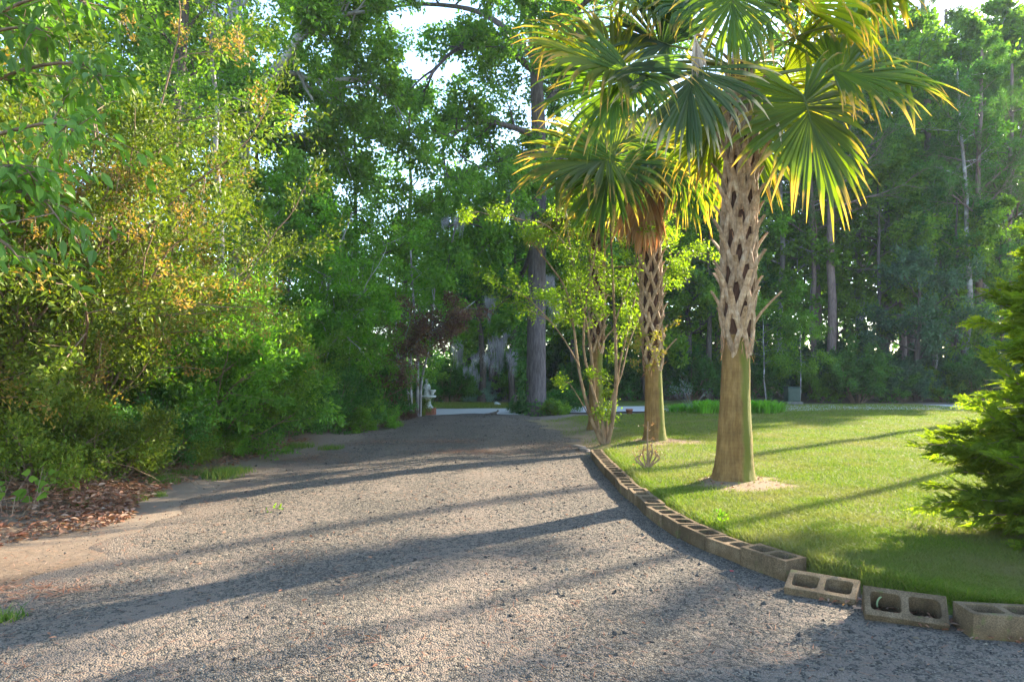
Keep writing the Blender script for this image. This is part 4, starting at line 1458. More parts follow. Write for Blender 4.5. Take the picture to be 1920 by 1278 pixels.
    spots = [(858, 645, 27, 0, .7, 'short beard of grey moss hanging leftmost above the dark rounded evergreen'),
             (880, 690, 27.5, 1, .5, 'small tuft of grey moss low beside the dark rounded evergreen'),
             (905, 668, 26, 1, .75, 'wide curtain of grey moss hanging low over the far verge'),
             (932, 640, 26, 0, .9, 'long grey moss curtain hanging over the far verge left of the big oak'),
             (962, 662, 25.5, 0, .65, 'grey moss curtain hanging just left of the big oak trunk'),
             (950, 610, 26.5, 2, .55, 'upper streamer of grey moss high over the far verge'),
             (920, 560, 25.0, 2, .6, 'grey moss hanging from the middle of the far oak crown'),
             (1040, 560, 22.5, 0, .7, 'grey moss hanging right of the big oak trunk'),
             (1032, 520, 22.0, 2, .55, 'thin grey moss streamer close to the right side of the big oak trunk'),
             (848, 412, 18.6, 1, .5, 'small dark moss tuft under the tip of the low left oak limb'),
             (966, 340, 20.0, 2, .6, 'moss streamer under the bent limb left of the big oak trunk'),
             (985, 400, 20.6, 0, .55, 'moss tuft against the left side of the big oak trunk'),
             (882, 700, 28.5, 1, .6, 'low grey moss tuft at the far verge between evergreen and moss curtain')]
    for px, py, d, k, sc, lab in spots:
        m_ = link('spanish_moss', mm[k])
        p = W(px, py, d)
        m_.location = p
        m_.scale = (sc, sc, sc)
        m_.rotation_euler = (0, 0, (px * 7 % 10 - 5) * .06)
        tag(m_, lab, 'moss', 'beards of Spanish moss')
    return o


def build_crape():
    """multi-stemmed tree by the second palm"""
    P = Plant(31)
    rng = P.rng
    P.minr = .003
    D = 11.9
    org = np.array(on_ground(*W(1134, 700, D)[:2]))
    w3 = lambda px, py, d: W(px, py, D + d) - org
    stems = [
        ([(1128, 832, 0), (1105, 775, -.1), (1085, 690, -.25), (1075, 610, -.4), (1060, 540, -.6), (1010, 470, -.9), (960, 400, -1.1)], .032),
        ([(1130, 832, 0), (1118, 780, .1), (1108, 660, .2), (1090, 560, .3), (1070, 470, .4), (1060, 390, .4)], .034),
        ([(1133, 832, 0), (1128, 780, 0), (1120, 760, 0), (1095, 660, -.1), (1100, 560, -.2), (1120, 450, -.3), (1130, 370, -.5)], .034),
        ([(1140, 832, 0), (1148, 780, 0), (1155, 700, 0), (1152, 600, .1), (1148, 500, .1), (1145, 420, .2), (1150, 350, .3)], .036),
        ([(1140, 832, 0), (1150, 785, -.1), (1160, 690, .2), (1172, 640, .5), (1190, 560, .8), (1215, 480, 1.0), (1240, 400, 1.2)], .03),
        ([(1138, 832, 0), (1140, 770, .3), (1165, 700, .6), (1180, 640, 1.2), (1215, 560, 1.7), (1250, 500, 2.0), (1275, 470, 2.2)], .028),
        ([(1150, 615, .1), (1165, 570, .0), (1185, 520, -.1), (1200, 440, -.1)], .018),
        ([(1088, 690, -.3), (1060, 640, -.5), (1030, 600, -.7), (990, 560, -.9), (950, 540, -1.1)], .014),
        ([(1070, 470, .4), (1020, 420, .6), (950, 410, .9), (890, 395, 1.2)], .018),
        ([(1155, 500, .1), (1210, 500, .3), (1260, 500, .5), (1310, 470, .7)], .016),
        ([(1110, 790, 0), (1085, 745, -.2), (1065, 715, -.3)], .010),
    ]
    for pts, r in stems:
        c = catmull([w3(*p) for p in pts], 22)
        P.path(c, r, r * .3, 8)
        ln = np.linalg.norm(np.diff(c, axis=0), axis=1).sum()
        lo = c[:, 2]
        for k in range(int(ln * 3.6)):
            i = rng.integers(3, 21)
            if lo[i] < 2.0 and rng.random() < (.9 if lo[i] < 1.2 else .6):
                continue
            s = unit(rng.normal(0, 1, 3) * [1, 1, .5])
            d = unit(c[i] - c[i - 1])
            P.grow(c[i], unit(d * .5 + s), rng.uniform(.3, .75) * (1.0 if lo[i] > 1.6 else .45), .006, 1, (5,), trop=.08, wob=.16, ang=.8, ratio=.5, anchors=6, flat=.3)
    o = thing('crape_myrtle', 'lime green multi-stemmed tree with tan stems between the two far palms', 'tree', org)
    P.wood.build('stems', LM['b_tan'], o, True)
    P.leaves(5, .058, .5, .055, .5, .1, .15).build('crown', LM['lime'], o)
    # bronze young sprouts on the right, in front of palm 2
    Q = Plant(32)
    for a in ([(1150, 700, -.1), (1185, 660, -.3), (1215, 640, -.4), (1245, 620, -.45), (1280, 608, -.5)], [(1160, 690, -.2), (1195, 690, -.35), (1225, 680, -.4), (1240, 650, -.45)],
              [(1185, 660, -.3), (1190, 640, -.3), (1200, 610, -.35)]):
        c = catmull([w3(*p) for p in a], 12)
        Q.path(c, .007, .003, 5)
        for k in range(16):
            i = Q.rng.integers(3, 11)
            Q.grow(c[i], unit(Q.rng.normal(0, 1, 3) * [1, .6, 1] + [.2, 0, .2]), Q.rng.uniform(.08, .22), .003, 0, (), anchors=5)
    lv = Q.leaves(3, .05, .5, .015, .5, .2, .1).build('young_leaves', leaf_mat('bronze_lime_leaf', [(.20, .24, .03), (.27, .27, .045), (.32, .22, .07)], .5, (1.3, 1.3, .4)), o)
    lv['label'] = 'yellow bronze young shoots in front of the middle palm'
    # bare little shrub in front, with reddish tips
    P = Plant(33)
    rng = P.rng
    P.minr = .001
    D2 = 1250 * 1.24 / (878 - 698)
    org = np.array(on_ground(*W(1214, 700, D2)[:2]))
    for a, h in ((-.55, .2), (-.3, .30), (0, .62), (.3, .32), (.55, .24), (.75, .2), (-.75, .18), (.1, .25)):
        c = catmull([np.array([0, 0, -.02]), np.array([a * .12, a * .05, h * .35]), np.array([a * .2, -.03 * a, h * .7]), np.array([a * .16 + .01, .02, h])], 10)
        P.path(c, .015, .007, 6)
        for k in range(5):
            i = rng.integers(5, 10)
            P.grow(c[i], unit(rng.normal(0, 1, 3) + UP * .6), rng.uniform(.05, .12), .004, 0, (), anchors=3)
    o = thing('pruned_shrub', 'small pruned bare shrub with reddish shoots in the lawn by the blocks', 'shrub', org)
    P.wood.build('stems', LM['b_tan'], o, True)
    P.leaves(2, .028, .55, .012, .5, .3, .1, keep=.7).build('shoots', LM['rust'], o)


def build_conifer():
    """feathery conifer at the right edge"""
    rng = np.random.default_rng(51)
    org = np.array(on_ground(4.14, 4.82))
    P = Plant(52)
    H = 2.75
    P.wood.tube(np.array([[0, 0, -.1], [.01, 0, 1.2], [0, .01, H * .95]]), [.055, .035, .006], 8, False)
    b = MB()
    sprays = []
    nb = 330
    for i in range(nb):
        u = (i + rng.random()) / nb
        h = .10 + (H - .10) * u ** 1.05
        a = i * 2.39996 + rng.normal(0, .5); h = max(.06, h + rng.normal(0, .07))
        prof = (1.08 - u) ** .62 * (1 - .34 * math.exp(-(max(0, h - .05) / .22) ** 2))
        # two tiers with a notch, as in the photograph
        prof *= 1 - .62 * math.exp(-((h - 1.36) / .17) ** 2) - .12 * math.exp(-((h - .42) / .10) ** 2)
        R = 1.02 * prof * rng.uniform(.7, 1.06)
        d = np.array([math.cos(a), math.sin(a), .95 * u - .12 + rng.normal(0, .22)])
        pts = P.run(np.array([0, 0, h * .82]), d, R * 1.08, -.02, .06, 9)
        P.path(pts, .010 * (1.2 - u), .003, 4)
        # flat side sprays along the outer 3/4
        for k in range(38):
            t = .14 + .86 * (k + rng.random()) / 38
            f = t * 8
            j = min(int(f), 7)
            p = pts[j] + (pts[j + 1] - pts[j]) * (f - j)
            dd = unit(pts[j + 1] - pts[j])
            side = unit(unit(np.cross(dd, UP)) * (1 if k % 2 else -1) + UP * rng.normal(.1, .55))
            ln = (.11 + .26 * (1.08 - t) ** .8) * rng.uniform(.7, 1.15) * (.55 + .45 * prof)
            sd = unit(dd * .75 + side * .8 + UP * rng.normal(.16, .16))
            sprays.append((p, sd, ln, dd))
        sprays.append((pts[-1], unit(pts[-1] - pts[-2]), .12, unit(pts[-1] - pts[-2])))
    # every spray: an axis with small scale-leaf fingers both sides
    PP, DD, NN, LL = [], [], [], []
    for p, d, ln, dd in sprays:
        k = max(4, int(ln / .014))
        t = np.linspace(.05, 1, k)
        n = unit(np.cross(d, np.cross(UP, d)) + rng.normal(0, .6, 3))
        s = unit(np.cross(d, n))
        ax = p + d * ln * t[:, None] - UP * (ln * .20) * (t ** 2)[:, None]
        for sg in (-1, 1):
            PP.append(ax); LL.append((.055 * (1.15 - t)).clip(.012) * rng.uniform(.7, 1.2, k))
            DD.append(unit(d * .8 + s * sg * .75 - UP * .12 * t[:, None] + rng.normal(0, .10, (k, 3)))); NN.append(np.tile(n, (k, 1)))
    PP = np.vstack(PP); DD = np.vstack(DD); NN = np.vstack(NN); LL = np.concatenate(LL)
    v, q = rhomb_geo(PP, DD, NN, LL, LL * .34 + .004, .08)
    b.add(v, q)
    o = thing('conifer', 'feathery light green conifer spreading over the lawn behind the nearest blocks', 'conifer', org)
    P.wood.build('trunk', LM['b_twig'], o, True)
    b.build('foliage', LM['conifer'], o)
# ================================================================== LEFT SIDE OF THE DRIVE
def at(px, d, dz=0.0):
    return on_ground((px - CX) / F * d, d, dz)


def build_left():
    # large privet mass at the drive's edge
    a = shrub_proto(101, 8.0, 2.5, 'privet', 'b_twig', ns=50, leaf=.068, m=10, kids=(6, 6), upr=.95, sp=.06, r=.028, droop=.05, rat=.42, bronze=16)
    place(a, 'privet', 'tall yellow green privet with arching sprays on the bank beside the drive', 'shrub', on_ground(-5.95, 8.75), .3)
    a2 = shrub_proto(102, 6.2, 2.0, 'privet', 'b_twig', ns=40, leaf=.066, m=10, kids=(6, 5), upr=.95, sp=.06, r=.022, droop=.05, rat=.42, bronze=14)
    place(a2, 'privet', 'olive green privet at the left rim of the view below the broad-leaved branch', 'shrub', on_ground(-6.45, 7.1), 1.2)
    # bronze flower sprays: a thing of its own kind on the privet's outer twigs -> built as part of the privet
    rng = np.random.default_rng(103)
    pr = [o for o in COL.objects if o.name == 'privet'][0]
    inv = np.array(pr.matrix_basis.inverted())
    P = Plant(104)
    spikes = [((445, 60), (450, 110), 8), ((330, 45), (345, 80), 8), ((390, 75), (460, 110), 8), ((235, 30), (250, 70), 8.2), ((205, 330), (200, 400), 7.2), ((155, 330), (152, 385), 7),
              ((225, 325), (215, 385), 7.2), ((260, 330), (262, 385), 7.2), ((290, 335), (292, 375), 7.3), ((385, 335), (375, 420), 8), ((345, 380), (335, 440), 8), ((395, 300), (425, 340), 8),
              ((430, 545), (525, 540), 8.4), ((440, 560), (525, 590), 8.4), ((420, 580), (500, 620), 8.3), ((400, 600), (470, 650), 8.2), ((350, 540), (395, 560), 7.8), ((380, 500), (440, 530), 8),
              ((330, 610), (420, 640), 7.8), ((280, 600), (330, 660), 7.4), ((250, 560), (330, 600), 7.4), ((300, 690), (410, 700), 7.7), ((140, 650), (145, 720), 6.8), ((190, 640), (185, 700), 6.9),
              ((330, 450), (400, 480), 7.8), ((270, 480), (350, 520), 7.5), ((120, 300), (122, 350), 6.6), ((65, 400), (67, 440), 6.2), ((500, 640), (600, 670), 10.5), ((490, 670), (590, 690), 10.5)]
    for p0, p1, d in spikes:
        c = catmull([W(p0[0], p0[1], d), W((p0[0] + p1[0]) / 2, (p0[1] + p1[1]) / 2 - 6, d - .1), W(p1[0], p1[1], d - .1)], 8)
        c = c @ inv[:3, :3].T + inv[:3, 3]
        P.path(c, .006, .002, 4)
        for k in range(22):
            i = rng.integers(0, 8)
            P.ap.append(c[i:i + 1] + rng.normal(0, .045, (1, 3)))
            P.ad.append(unit(rng.normal(0, 1, (1, 3))))
    P.wood.build('spray_twigs', LM['b_twig'], pr)
    lv = P.leaves(7, .045, .42, .028, .5, .2, .1).build('bronze_sprays', LM['bronze'], pr)
    lv['label'] = 'orange bronze young sprays at the branch ends'

    # broad-leaved branches overhead at the far left
    P = Plant(111)
    rng = P.rng
    P.minr = .003
    org = np.array(on_ground(-5.2, 4.9))
    w3 = lambda px, py, d: W(px, py, d) - org
    top = np.array([.1, -.05, 2.6])
    P.wood.tube(catmull([np.array([0, 0, -.1]), np.array([.05, 0, 1.3]), top, np.array([.3, -.1, 4.6])], 12), np.linspace(.085, .03, 12), 8, False)
    for pts in ([(-180, 250, 4.7), (20, 140, 4.5), (150, 120, 4.3), (195, 170, 4.2)], [(-180, 300, 4.7), (0, 250, 4.4), (110, 230, 4.2), (150, 260, 4.1)], [(-200, 420, 4.7), (-30, 360, 4.3), (70, 370, 4.1), (110, 410, 4.0)],
                [(-150, 150, 4.7), (-10, 30, 4.5), (110, -10, 4.4), (180, 20, 4.3)], [(-180, 200, 4.8), (-50, 80, 4.5), (50, 50, 4.4), (95, 70, 4.3)], [(-200, 380, 4.6), (-60, 330, 4.2), (30, 310, 4.0), (70, 340, 3.95)],
                [(-220, 450, 4.6), (-80, 440, 4.2), (0, 450, 4.0), (40, 490, 3.95)], [(-100, 100, 4.7), (40, -60, 4.6), (160, -70, 4.6)]):
        c = catmull([top + np.array([.05, -.02, rng.uniform(-.9, 1.5)])] + [w3(*p) for p in pts], 18)
        P.path(c, .022, .004, 5)
        for k in range(15):
            i = rng.integers(6, 17)
            s = unit(rng.normal(0, 1, 3) * [1, 1, .6])
            P.grow(c[i], unit((c[i + 1 if i < 17 else i] - c[i - 1]) * 3 + s), rng.uniform(.2, .55), .005, 0, (), trop=-.3, wob=.12, anchors=5)
    for k in range(16):
        h = rng.uniform(1.7, 4.5)
        a = rng.uniform(1.9, 5.6)
        P.grow(np.array([.1 + .06 * max(0, h - 2.6), -.05, h]), np.array([math.cos(a), math.sin(a), rng.uniform(.2, .7)]), rng.uniform(1.0, 1.9), .022, 2, (5, 4), trop=-.12, wob=.14, ang=.8, ratio=.45, anchors=4)
    o = thing('dogwood_tree', 'broad-leaved tree hanging bright drooping leaves into the upper left corner', 'tree', org)
    P.wood.build('trunk', LM['b_twig'], o, True)
    P.leaves(3, .088, .56, .045, .6, .0, .25, True, hang=.45).build('crown', LM['broad'], o)

    # slim grey pole of a trunk
    pr_ = leafy_proto(121, 10.5, .088, 6.2, 2.2, 'fresh', 'b_grey', 10, (4, 5), .10, 4)
    place(pr_, 'slender_tree', 'slim pale grey trunk standing straight just right of the privet', 'tree', at(388, 12.6), .5)
    # big dark tree with a leaning limb
    P = Plant(131)
    rng = P.rng
    P.minr = .008
    D = 16.5
    org = np.array(at(455, D))
    w3 = lambda px, py, d=0: W(px, py, D + d) - org
    tr = catmull([np.array([0, 0, -.2]), w3(452, 500), w3(450, 300), w3(452, 160), w3(440, 20), w3(425, -120)], 20)
    P.wood.tube(tr, np.linspace(.30, .13, 20), 12, False)
    limbs = [([(446, 175, 0), (480, 160, -.2), (520, 130, -.3), (555, 80, -.4), (585, 10, -.4), (600, -60, -.4)], .19),
             ([(450, 260, 0), (400, 230, -.6), (330, 215, -1), (280, 260, -1.2)], .10), ([(445, 60, 0), (380, 10, .4), (310, -20, .8)], .09),
             ([(560, 75, -.4), (640, 30, -.1), (720, 20, .2)], .08), ([(520, 130, -.3), (600, 150, .2), (680, 150, .5), (740, 190, .8)], .07),
             ([(452, 210, 0), (520, 250, .5), (590, 260, .8), (650, 290, 1)], .07), ([(440, 20, 0), (500, -40, .8), (540, -90, 1.2)], .08),
             ([(450, 330, 0), (520, 360, -.6), (570, 400, -1)], .05), ([(450, 150, 0), (400, 120, 1.0), (330, 100, 1.8)], .07)]
    for pts, r in limbs:
        c = catmull([w3(*p) for p in pts], 16)
        P.path(c, r, r * .35, 8)
        for k in range(11):
            i = rng.integers(4, 15)
            s = unit(rng.normal(0, 1, 3) * [1, 1, .7])
            P.grow(c[i], unit(unit(c[i + 1] - c[i]) * .6 + s), rng.uniform(.8, 1.7), r * .3, 2, (4, 4), trop=-.03, wob=.16, ang=.85, ratio=.5, anchors=3)
    o = thing('oak_tree', 'large dark tree with a thick limb leaning up to the right over the hedge', 'tree', org)
    P.wood.build('trunk', LM['b_grey'], o, True)
    P.leaves(8, .135, .52, .12, .5, .1, .2).build('crown', LM['oak'], o)

    # dark trunk with horizontal branch
    P = Plant(141)
    rng = P.rng
    D = 11.6
    org = np.array(at(325, D))
    w3 = lambda px, py, d=0: W(px, py, D + d) - org
    tr = catmull([np.array([0, 0, -.2]), w3(325, 500), w3(325, 330), w3(330, 220), w3(345, 80), w3(350, -60)], 20)
    P.wood.tube(tr, np.linspace(.10, .05, 20), 9, False)
    for pts, r in (([(325, 280, 0), (300, 262, -.1), (270, 252, -.2), (220, 240, -.3)], .06), ([(328, 180, 0), (380, 120, .3), (430, 90, .5)], .03), ([(335, 100, 0), (290, 40, -.3), (250, -20, -.5)], .03),
                   ([(345, 60, 0), (390, 10, .2), (430, -30, .4)], .03), ([(326, 230, 0), (370, 220, -.4), (420, 230, -.7)], .025)):
        c = catmull([w3(*p) for p in pts], 12)
        P.path(c, r, r * .35, 7)
        for k in range(9):
            i = rng.integers(3, 11)
            P.grow(c[i], unit(unit(c[i + 1] - c[i]) * .5 + rng.normal(0, 1, 3)), rng.uniform(.5, 1.0), .012, 1, (5,), wob=.16, anchors=5)
    o = thing('young_oak', 'dark trunked tree with a level branch behind the privet', 'tree', org)
    P.wood.build('trunk', LM['b_dark'], o, True)
    P.leaves(5, .09, .5, .07, .5, .1, .2).build('crown', LM['oak'], o)

    # slender clump of leaning saplings
    P = Plant(151)
    rng = P.rng
    P.minr = .005
    D = 15.6
    org = np.array(at(585, D))
    w3 = lambda px, py, d=0: W(px, py, D + d) - org
    for pts, r in (([(590, 790, 0), (592, 700, 0), (605, 600, -.1), (625, 500, -.2), (660, 400, -.3)], .045), ([(588, 790, 0), (580, 690, .2), (585, 620, .3), (600, 540, .4), (640, 440, .6)], .03),
                   ([(580, 790, 0), (560, 690, 0), (540, 560, 0), (552, 470, 0), (565, 420, 0), (575, 330, 0)], .045), ([(592, 790, 0), (610, 680, -.4), (640, 600, -.7), (690, 540, -1)], .03),
                   ([(582, 790, 0), (600, 650, .6), (650, 540, 1.0), (720, 450, 1.3)], .03), ([(578, 790, 0), (545, 680, -.4), (525, 560, -.7), (520, 460, -.9)], .03)):
        c = catmull([w3(*p) for p in pts], 18)
        P.path(c, r, r * .35, 7)
        for k in range(14):
            i = rng.integers(6, 17)
            P.grow(c[i], unit(unit(c[i + 1] - c[i]) * .5 + rng.normal(0, 1, 3) * [1, 1, .5]), rng.uniform(.7, 1.5), .012, 2, (4, 4), trop=-.03, wob=.15, anchors=3, ratio=.5, flat=.4)
    o = thing('sapling_clump', 'clump of slender pale stems leaning outward above the dark azaleas', 'tree', org)
    P.wood.build('stems', LM['b_grey'], o, True)
    P.leaves(6, .09, .5, .07, .5, .1, .15).build('crown', LM['fresh'], o)

    # further trees on this side
    p1 = leafy_proto(161, 11, .14, 2.8, 2.9, 'fresh', 'b_dark', 17, (5, 5), .145, 5, low=.65)
    p2 = leafy_proto(162, 9, .12, 1.8, 2.3, 'oak', 'b_dark', 16, (5, 5), .14, 5, low=.65)
    p3 = leafy_proto(163, 13, .18, 3.5, 3.3, 'oak', 'b_dark', 17, (5, 5), .15, 5, low=.65)
    lst = [(p1, 748, 27, 1.2, 'tall tree filling the canopy gap left of the big oak'), (p2, 665, 22, 1.15, 'rounded green tree whose crown tops the sapling clump'), (p3, 60, 15, .9, 'shaded oak behind the privet at the far left'), (p1, 215, 17, .95, 'leafy tree rising behind the crown of the privet'),
           (p2, 120, 11.5, .85, 'low branched tree close behind the left privet'), (p3, 345, 21, .95, 'tall oak glimpsed between the dark trunk and the slim grey pole'), (p1, 500, 20, .95, 'tree with dark leaning trunk behind the thick leaning limb'),
           (p1, 590, 20, 1.0, 'thin crowned tree seen through the sapling clump'), (p2, 730, 31, .85, 'distant tree left of the bright sky gap'), (p3, -60, 20, 1, 'tall oak at the outer left behind the broad-leaved branch'),
           (p2, 430, 26, 1.0, 'distant tree behind the big dark trunk'), (p1, 620, 36, .95, 'far tree standing lowest against the pale sky')]
    for k, (pr_, px, d, sc, lab) in enumerate(lst):
        place(pr_, 'leafy_tree', lab, 'tree', at(px, d), k * 1.7, sc, 'trees behind the hedge')
    # bright green low tree and purple tree
    b1 = leafy_proto(171, 5.2, .06, 1.3, 1.7, 'fresh', 'b_grey', 12, (5, 5), .085, 5, low=.8, droopy=.22)
    place(b1, 'drooping_tree', 'bright green drooping low tree above the purple leaved one', 'tree', at(742, 22.5), 0, 1.0)
    P = Plant(172)
    rng = P.rng
    D = 18.6
    org = np.array(at(770, D))
    w3 = lambda px, py, d=0: W(px, py, D + d) - org
    for pts, r in (([(772, 770, 0), (770, 690, 0), (775, 650, 0), (810, 620, -.1), (850, 595, -.2), (890, 565, -.2)], .04), ([(770, 770, 0), (755, 690, .1), (735, 640, .2), (700, 610, .3)], .03),
                   ([(771, 690, 0), (760, 640, -.4), (770, 600, -.6)], .02), ([(770, 700, 0), (800, 640, .4), (835, 610, .6)], .02), ([(770, 720, 0), (740, 680, -.4), (700, 660, -.6)], .02),
                   ([(770, 740, 0), (740, 710, -.4), (720, 710, -.6)], .015), ([(772, 720, 0), (778, 690, -.5), (775, 700, -.8)], .015)):
        c = catmull([w3(*p) for p in pts], 14)
        P.path(c, r, r * .3, 6)
        for k in range(24 if r == .04 else 5):
            i = rng.integers(5, 13)
            P.grow(c[i], unit(unit(c[i + 1] - c[i]) * .7 + rng.normal(0, 1, 3) * [1, 1, .5]), rng.uniform(.35, .75), .008, 1, (5,), trop=-.1, wob=.15, anchors=4)
    o = thing('purple_tree', 'small purple brown leaved tree arching right over the drive', 'tree', org)
    P.wood.build('stems', LM['b_grey'], o, True)
    P.leaves(8, .085, .5, .07, .5, .1, .2).build('crown', LM['purple'], o)
    sel = np.random.default_rng(3).random(len(P.anchors()[0])) < .18
    P.leaves(4, .075, .45, .06, .5, .1, .2, sel=sel).build('rusty_sprays', LM['rust'], o)['label'] = 'rusty tan sprays in the crown'
    # pale twin trunk by the statue
    P = Plant(173)
    D = 19.6
    org = np.array(at(786, D))
    w3 = lambda px, py, d=0: W(px, py, D + d) - org
    for pts, r in (([(783, 780, 0), (783, 700, 0), (782, 640, 0), (775, 560, 0), (770, 470, 0)], .055), ([(788, 780, 0), (790, 720, 0), (800, 670, 0), (808, 630, 0), (815, 540, 0)], .04)):
        c = catmull([w3(*p) for p in pts], 14)
        P.path(c, r, r * .5, 8)
        for k in range(9):
            i = P.rng.integers(8, 13)
            P.grow(c[i], unit(UP * .4 + P.rng.normal(0, 1, 3)), P.rng.uniform(.5, 1.0), .012, 1, (5,), wob=.15, anchors=4)
    o = thing('twin_trunk_tree', 'thin twin trunked tree right beside the garden statue', 'tree', org)
    P.wood.build('stems', LM['b_grey'], o, True)
    P.leaves(4, .09, .5, .06, .5, .1, .2).build('crown', LM['fresh'], o)

    # azaleas and other shrubs along the foot
    s1 = shrub_proto(181, 1.7, 1.05, 'deep', 'b_twig', 18, .07, 6, (5, 5))
    s2 = shrub_proto(182, 1.5, .95, 'fresh', 'b_twig', 16, .065, 6, (5, 5))
    s3 = shrub_proto(183, 2.6, 1.5, 'deep', 'b_twig', 22, .085, 6, (5, 5))
    s4 = shrub_proto(184, 1.3, .85, 'privet', 'b_twig', 16, .055, 6, (5, 5))
    s5 = shrub_proto(185, .95, .75, 'purple', 'b_twig', 14, .05, 6, (5, 5))
    s6 = shrub_proto(186, 3.4, 1.5, 'oak', 'b_twig', 26, .07, 9, (5, 5))
    s7 = shrub_proto(187, 4.2, 1.5, 'oak', 'b_twig', 26, .07, 9, (5, 5))
    sl = [(s6, 428, 11.6, 1.0, 'mid green bush filling in beside the slim grey trunk'), (s7, 500, 14.6, 1.0, 'tall leafy bush between the slim grey trunk and the sapling clump'), (s6, 345, 10.2, 1.1, 'tall green bush pressed against the right flank of the privet'), (s7, 640, 17.5, 1.0, 'tall leafy bush behind the right end of the azalea bank'),
          (s2, 450, 11.0, .55, 'low bright shrub spilling onto the dirt before the slim grey trunk'), (s4, 318, 8.9, .75, 'olive shrub at the toe of the tall privet'), (s1, 395, 10.6, .85, 'dark shrub between the privet and the slim grey trunk'),
          (s1, 525, 13.2, .95, 'dark azalea at the left end of the azalea bank'), (s3, 560, 15.4, .85, 'tall dark azalea under the sapling clump'), (s1, 615, 14.9, .95, 'glossy azalea in the middle of the azalea bank'),
          (s2, 668, 15.3, .72, 'bright low azalea leaning onto the drive edge'), (s2, 705, 16.2, .55, 'lowest bright shrub at the drive edge before the purple tree'), (s1, 690, 18.0, 1.0, 'dark azalea below the purple leaved tree'),
          (s5, 748, 18.9, .65, 'purple shrub near the statue'), (s4, 772, 20.2, .62, 'small yellowish shrub at the statue base'), (s3, 640, 19.0, .9, 'broad dark shrub behind the middle azaleas'),
          (s3, 470, 16.5, 1.0, 'dark shrub in shade behind the slim grey trunk'), (s3, 380, 14.5, 1.1, 'tall dark shrub in shade right of the privet'), (s3, 240, 12.5, 1.2, 'dark undergrowth shrub behind the middle of the privet'),
          (s3, 60, 10.2, 1.1, 'dark undergrowth shrub behind the left privet'), (s4, 205, 7.8, .9, 'olive shrub above the heap of fallen leaves'), (s4, 70, 7.2, .95, 'olive shrub at the left rim behind the maple seedling'),
          (s3, -170, 7.4, 1.0, 'dark shrub left of the view beside the broad-leaved tree'), (s4, -330, 6.9, 1.1, 'olive shrub left of the view behind the broad-leaved tree'), (s3, -120, 11, 1.2, 'tall dark shrub left of the view behind the left privet'),
          (s3, 740, 24, .9, 'dark shrub beyond the drooping green tree'), (s2, 415, 10.2, .4, 'small bright shrub at the bend of the dirt edge'), (s3, 560, 21.5, 1.1, 'dark shrub far behind the sapling clump'), (s1, 262, 8.5, .75, 'dark low shrub tucked under the privet skirt')]
    for k, (pr_, px, d, sc, lab) in enumerate(sl):
        place(pr_, 'shrub', lab, 'shrub', at(px, d, -.03), k * 2.1, sc, 'shrubs along the left of the drive')
    # dry stems in front of the privet
    P = Plant(191)
    rng = P.rng
    P.minr = .001
    for k in range(70):
        px = rng.uniform(-20, 330); d = 6.7 + (px / 330) * 1.2 + rng.uniform(-.2, .5)
        g = np.array(at(px, d))
        P.path(P.run(g, unit(np.array([rng.normal(0, .9), rng.normal(-.3, .5), rng.uniform(.2, .9)])), rng.uniform(.4, 1.0), -.9, .12, 8), rng.uniform(.003, .007), .0015, 4)
    o = P.wood.build('dry_stems', LM['b_tan'])
    tag(o, 'tangle of bare tan stems at the foot of the privet above the dead leaves', 'dry stems', kind='stuff')
    # maple seedling
    P = Plant(192)
    rng = P.rng
    P.minr = .001
    org = np.array(G(40, 965))
    b = MB()
    for k in range(15):
        d = unit(np.array([rng.normal(0, .5), rng.normal(0, .4), 1]))
        pts = P.run(np.array([rng.normal(0, .12), rng.normal(0, .1), 0]), d, rng.uniform(.2, .46), .0, .12, 6)
        P.path(pts, .004, .002, 4)
        for j in (3, 5):
            p = pts[j]
            N = unit(np.array([rng.normal(.1, .3), -.6 + rng.normal(0, .3), .8]))
            f = unit(np.cross(N, rng.normal(0, 1, 3)))
            s = np.cross(N, f)
            L = rng.uniform(.055, .10)
            # three-lobed leaf
            out = [(0, 0), (-.35, .12), (-.62, .42), (-.40, .50), (-.30, .62), (0, 1.0), (.30, .62), (.40, .50), (.62, .42), (.35, .12)]
            v = np.array([p + s * a * L + f * c * L - UP * .12 * L * (a * a + c * c) for a, c in out])
            b.add(np.vstack([v, p + f * .45 * L]), None, [[10, i, (i + 1) % 10] for i in range(10)])
    o = thing('maple_seedling', 'bright green lobed-leaf seedling at the left rim of the drive', 'seedling', org)
    P.wood.build('stems', LM['b_twig'], o)
    b.build('leaves', LM['fresh'], o)
    # weeds and grass tufts along the edge
    def tuft(seed, n, h, r):
        rg = np.random.default_rng(seed)
        b = MB()
        x, y = rg.normal(0, r, n).clip(-1.6 * r, 1.6 * r), rg.normal(0, r, n).clip(-1.6 * r, 1.6 * r)
        blades(b, rg, x, y, np.zeros(n) - .01, rg.uniform(.4, 1.1, n) * h, np.full(n, .006), .55)
        return b.mesh('tuft', gm)
    gm = island_mat('weed_blades', [(.05, .12, .016), (.09, .17, .02), (.13, .2, .03), (.22, .2, .06)], .6, .25, .4)
    tm = [tuft(1, 420, .14, .11), tuft(2, 420, .10, .11), tuft(3, 160, .10, .045)]
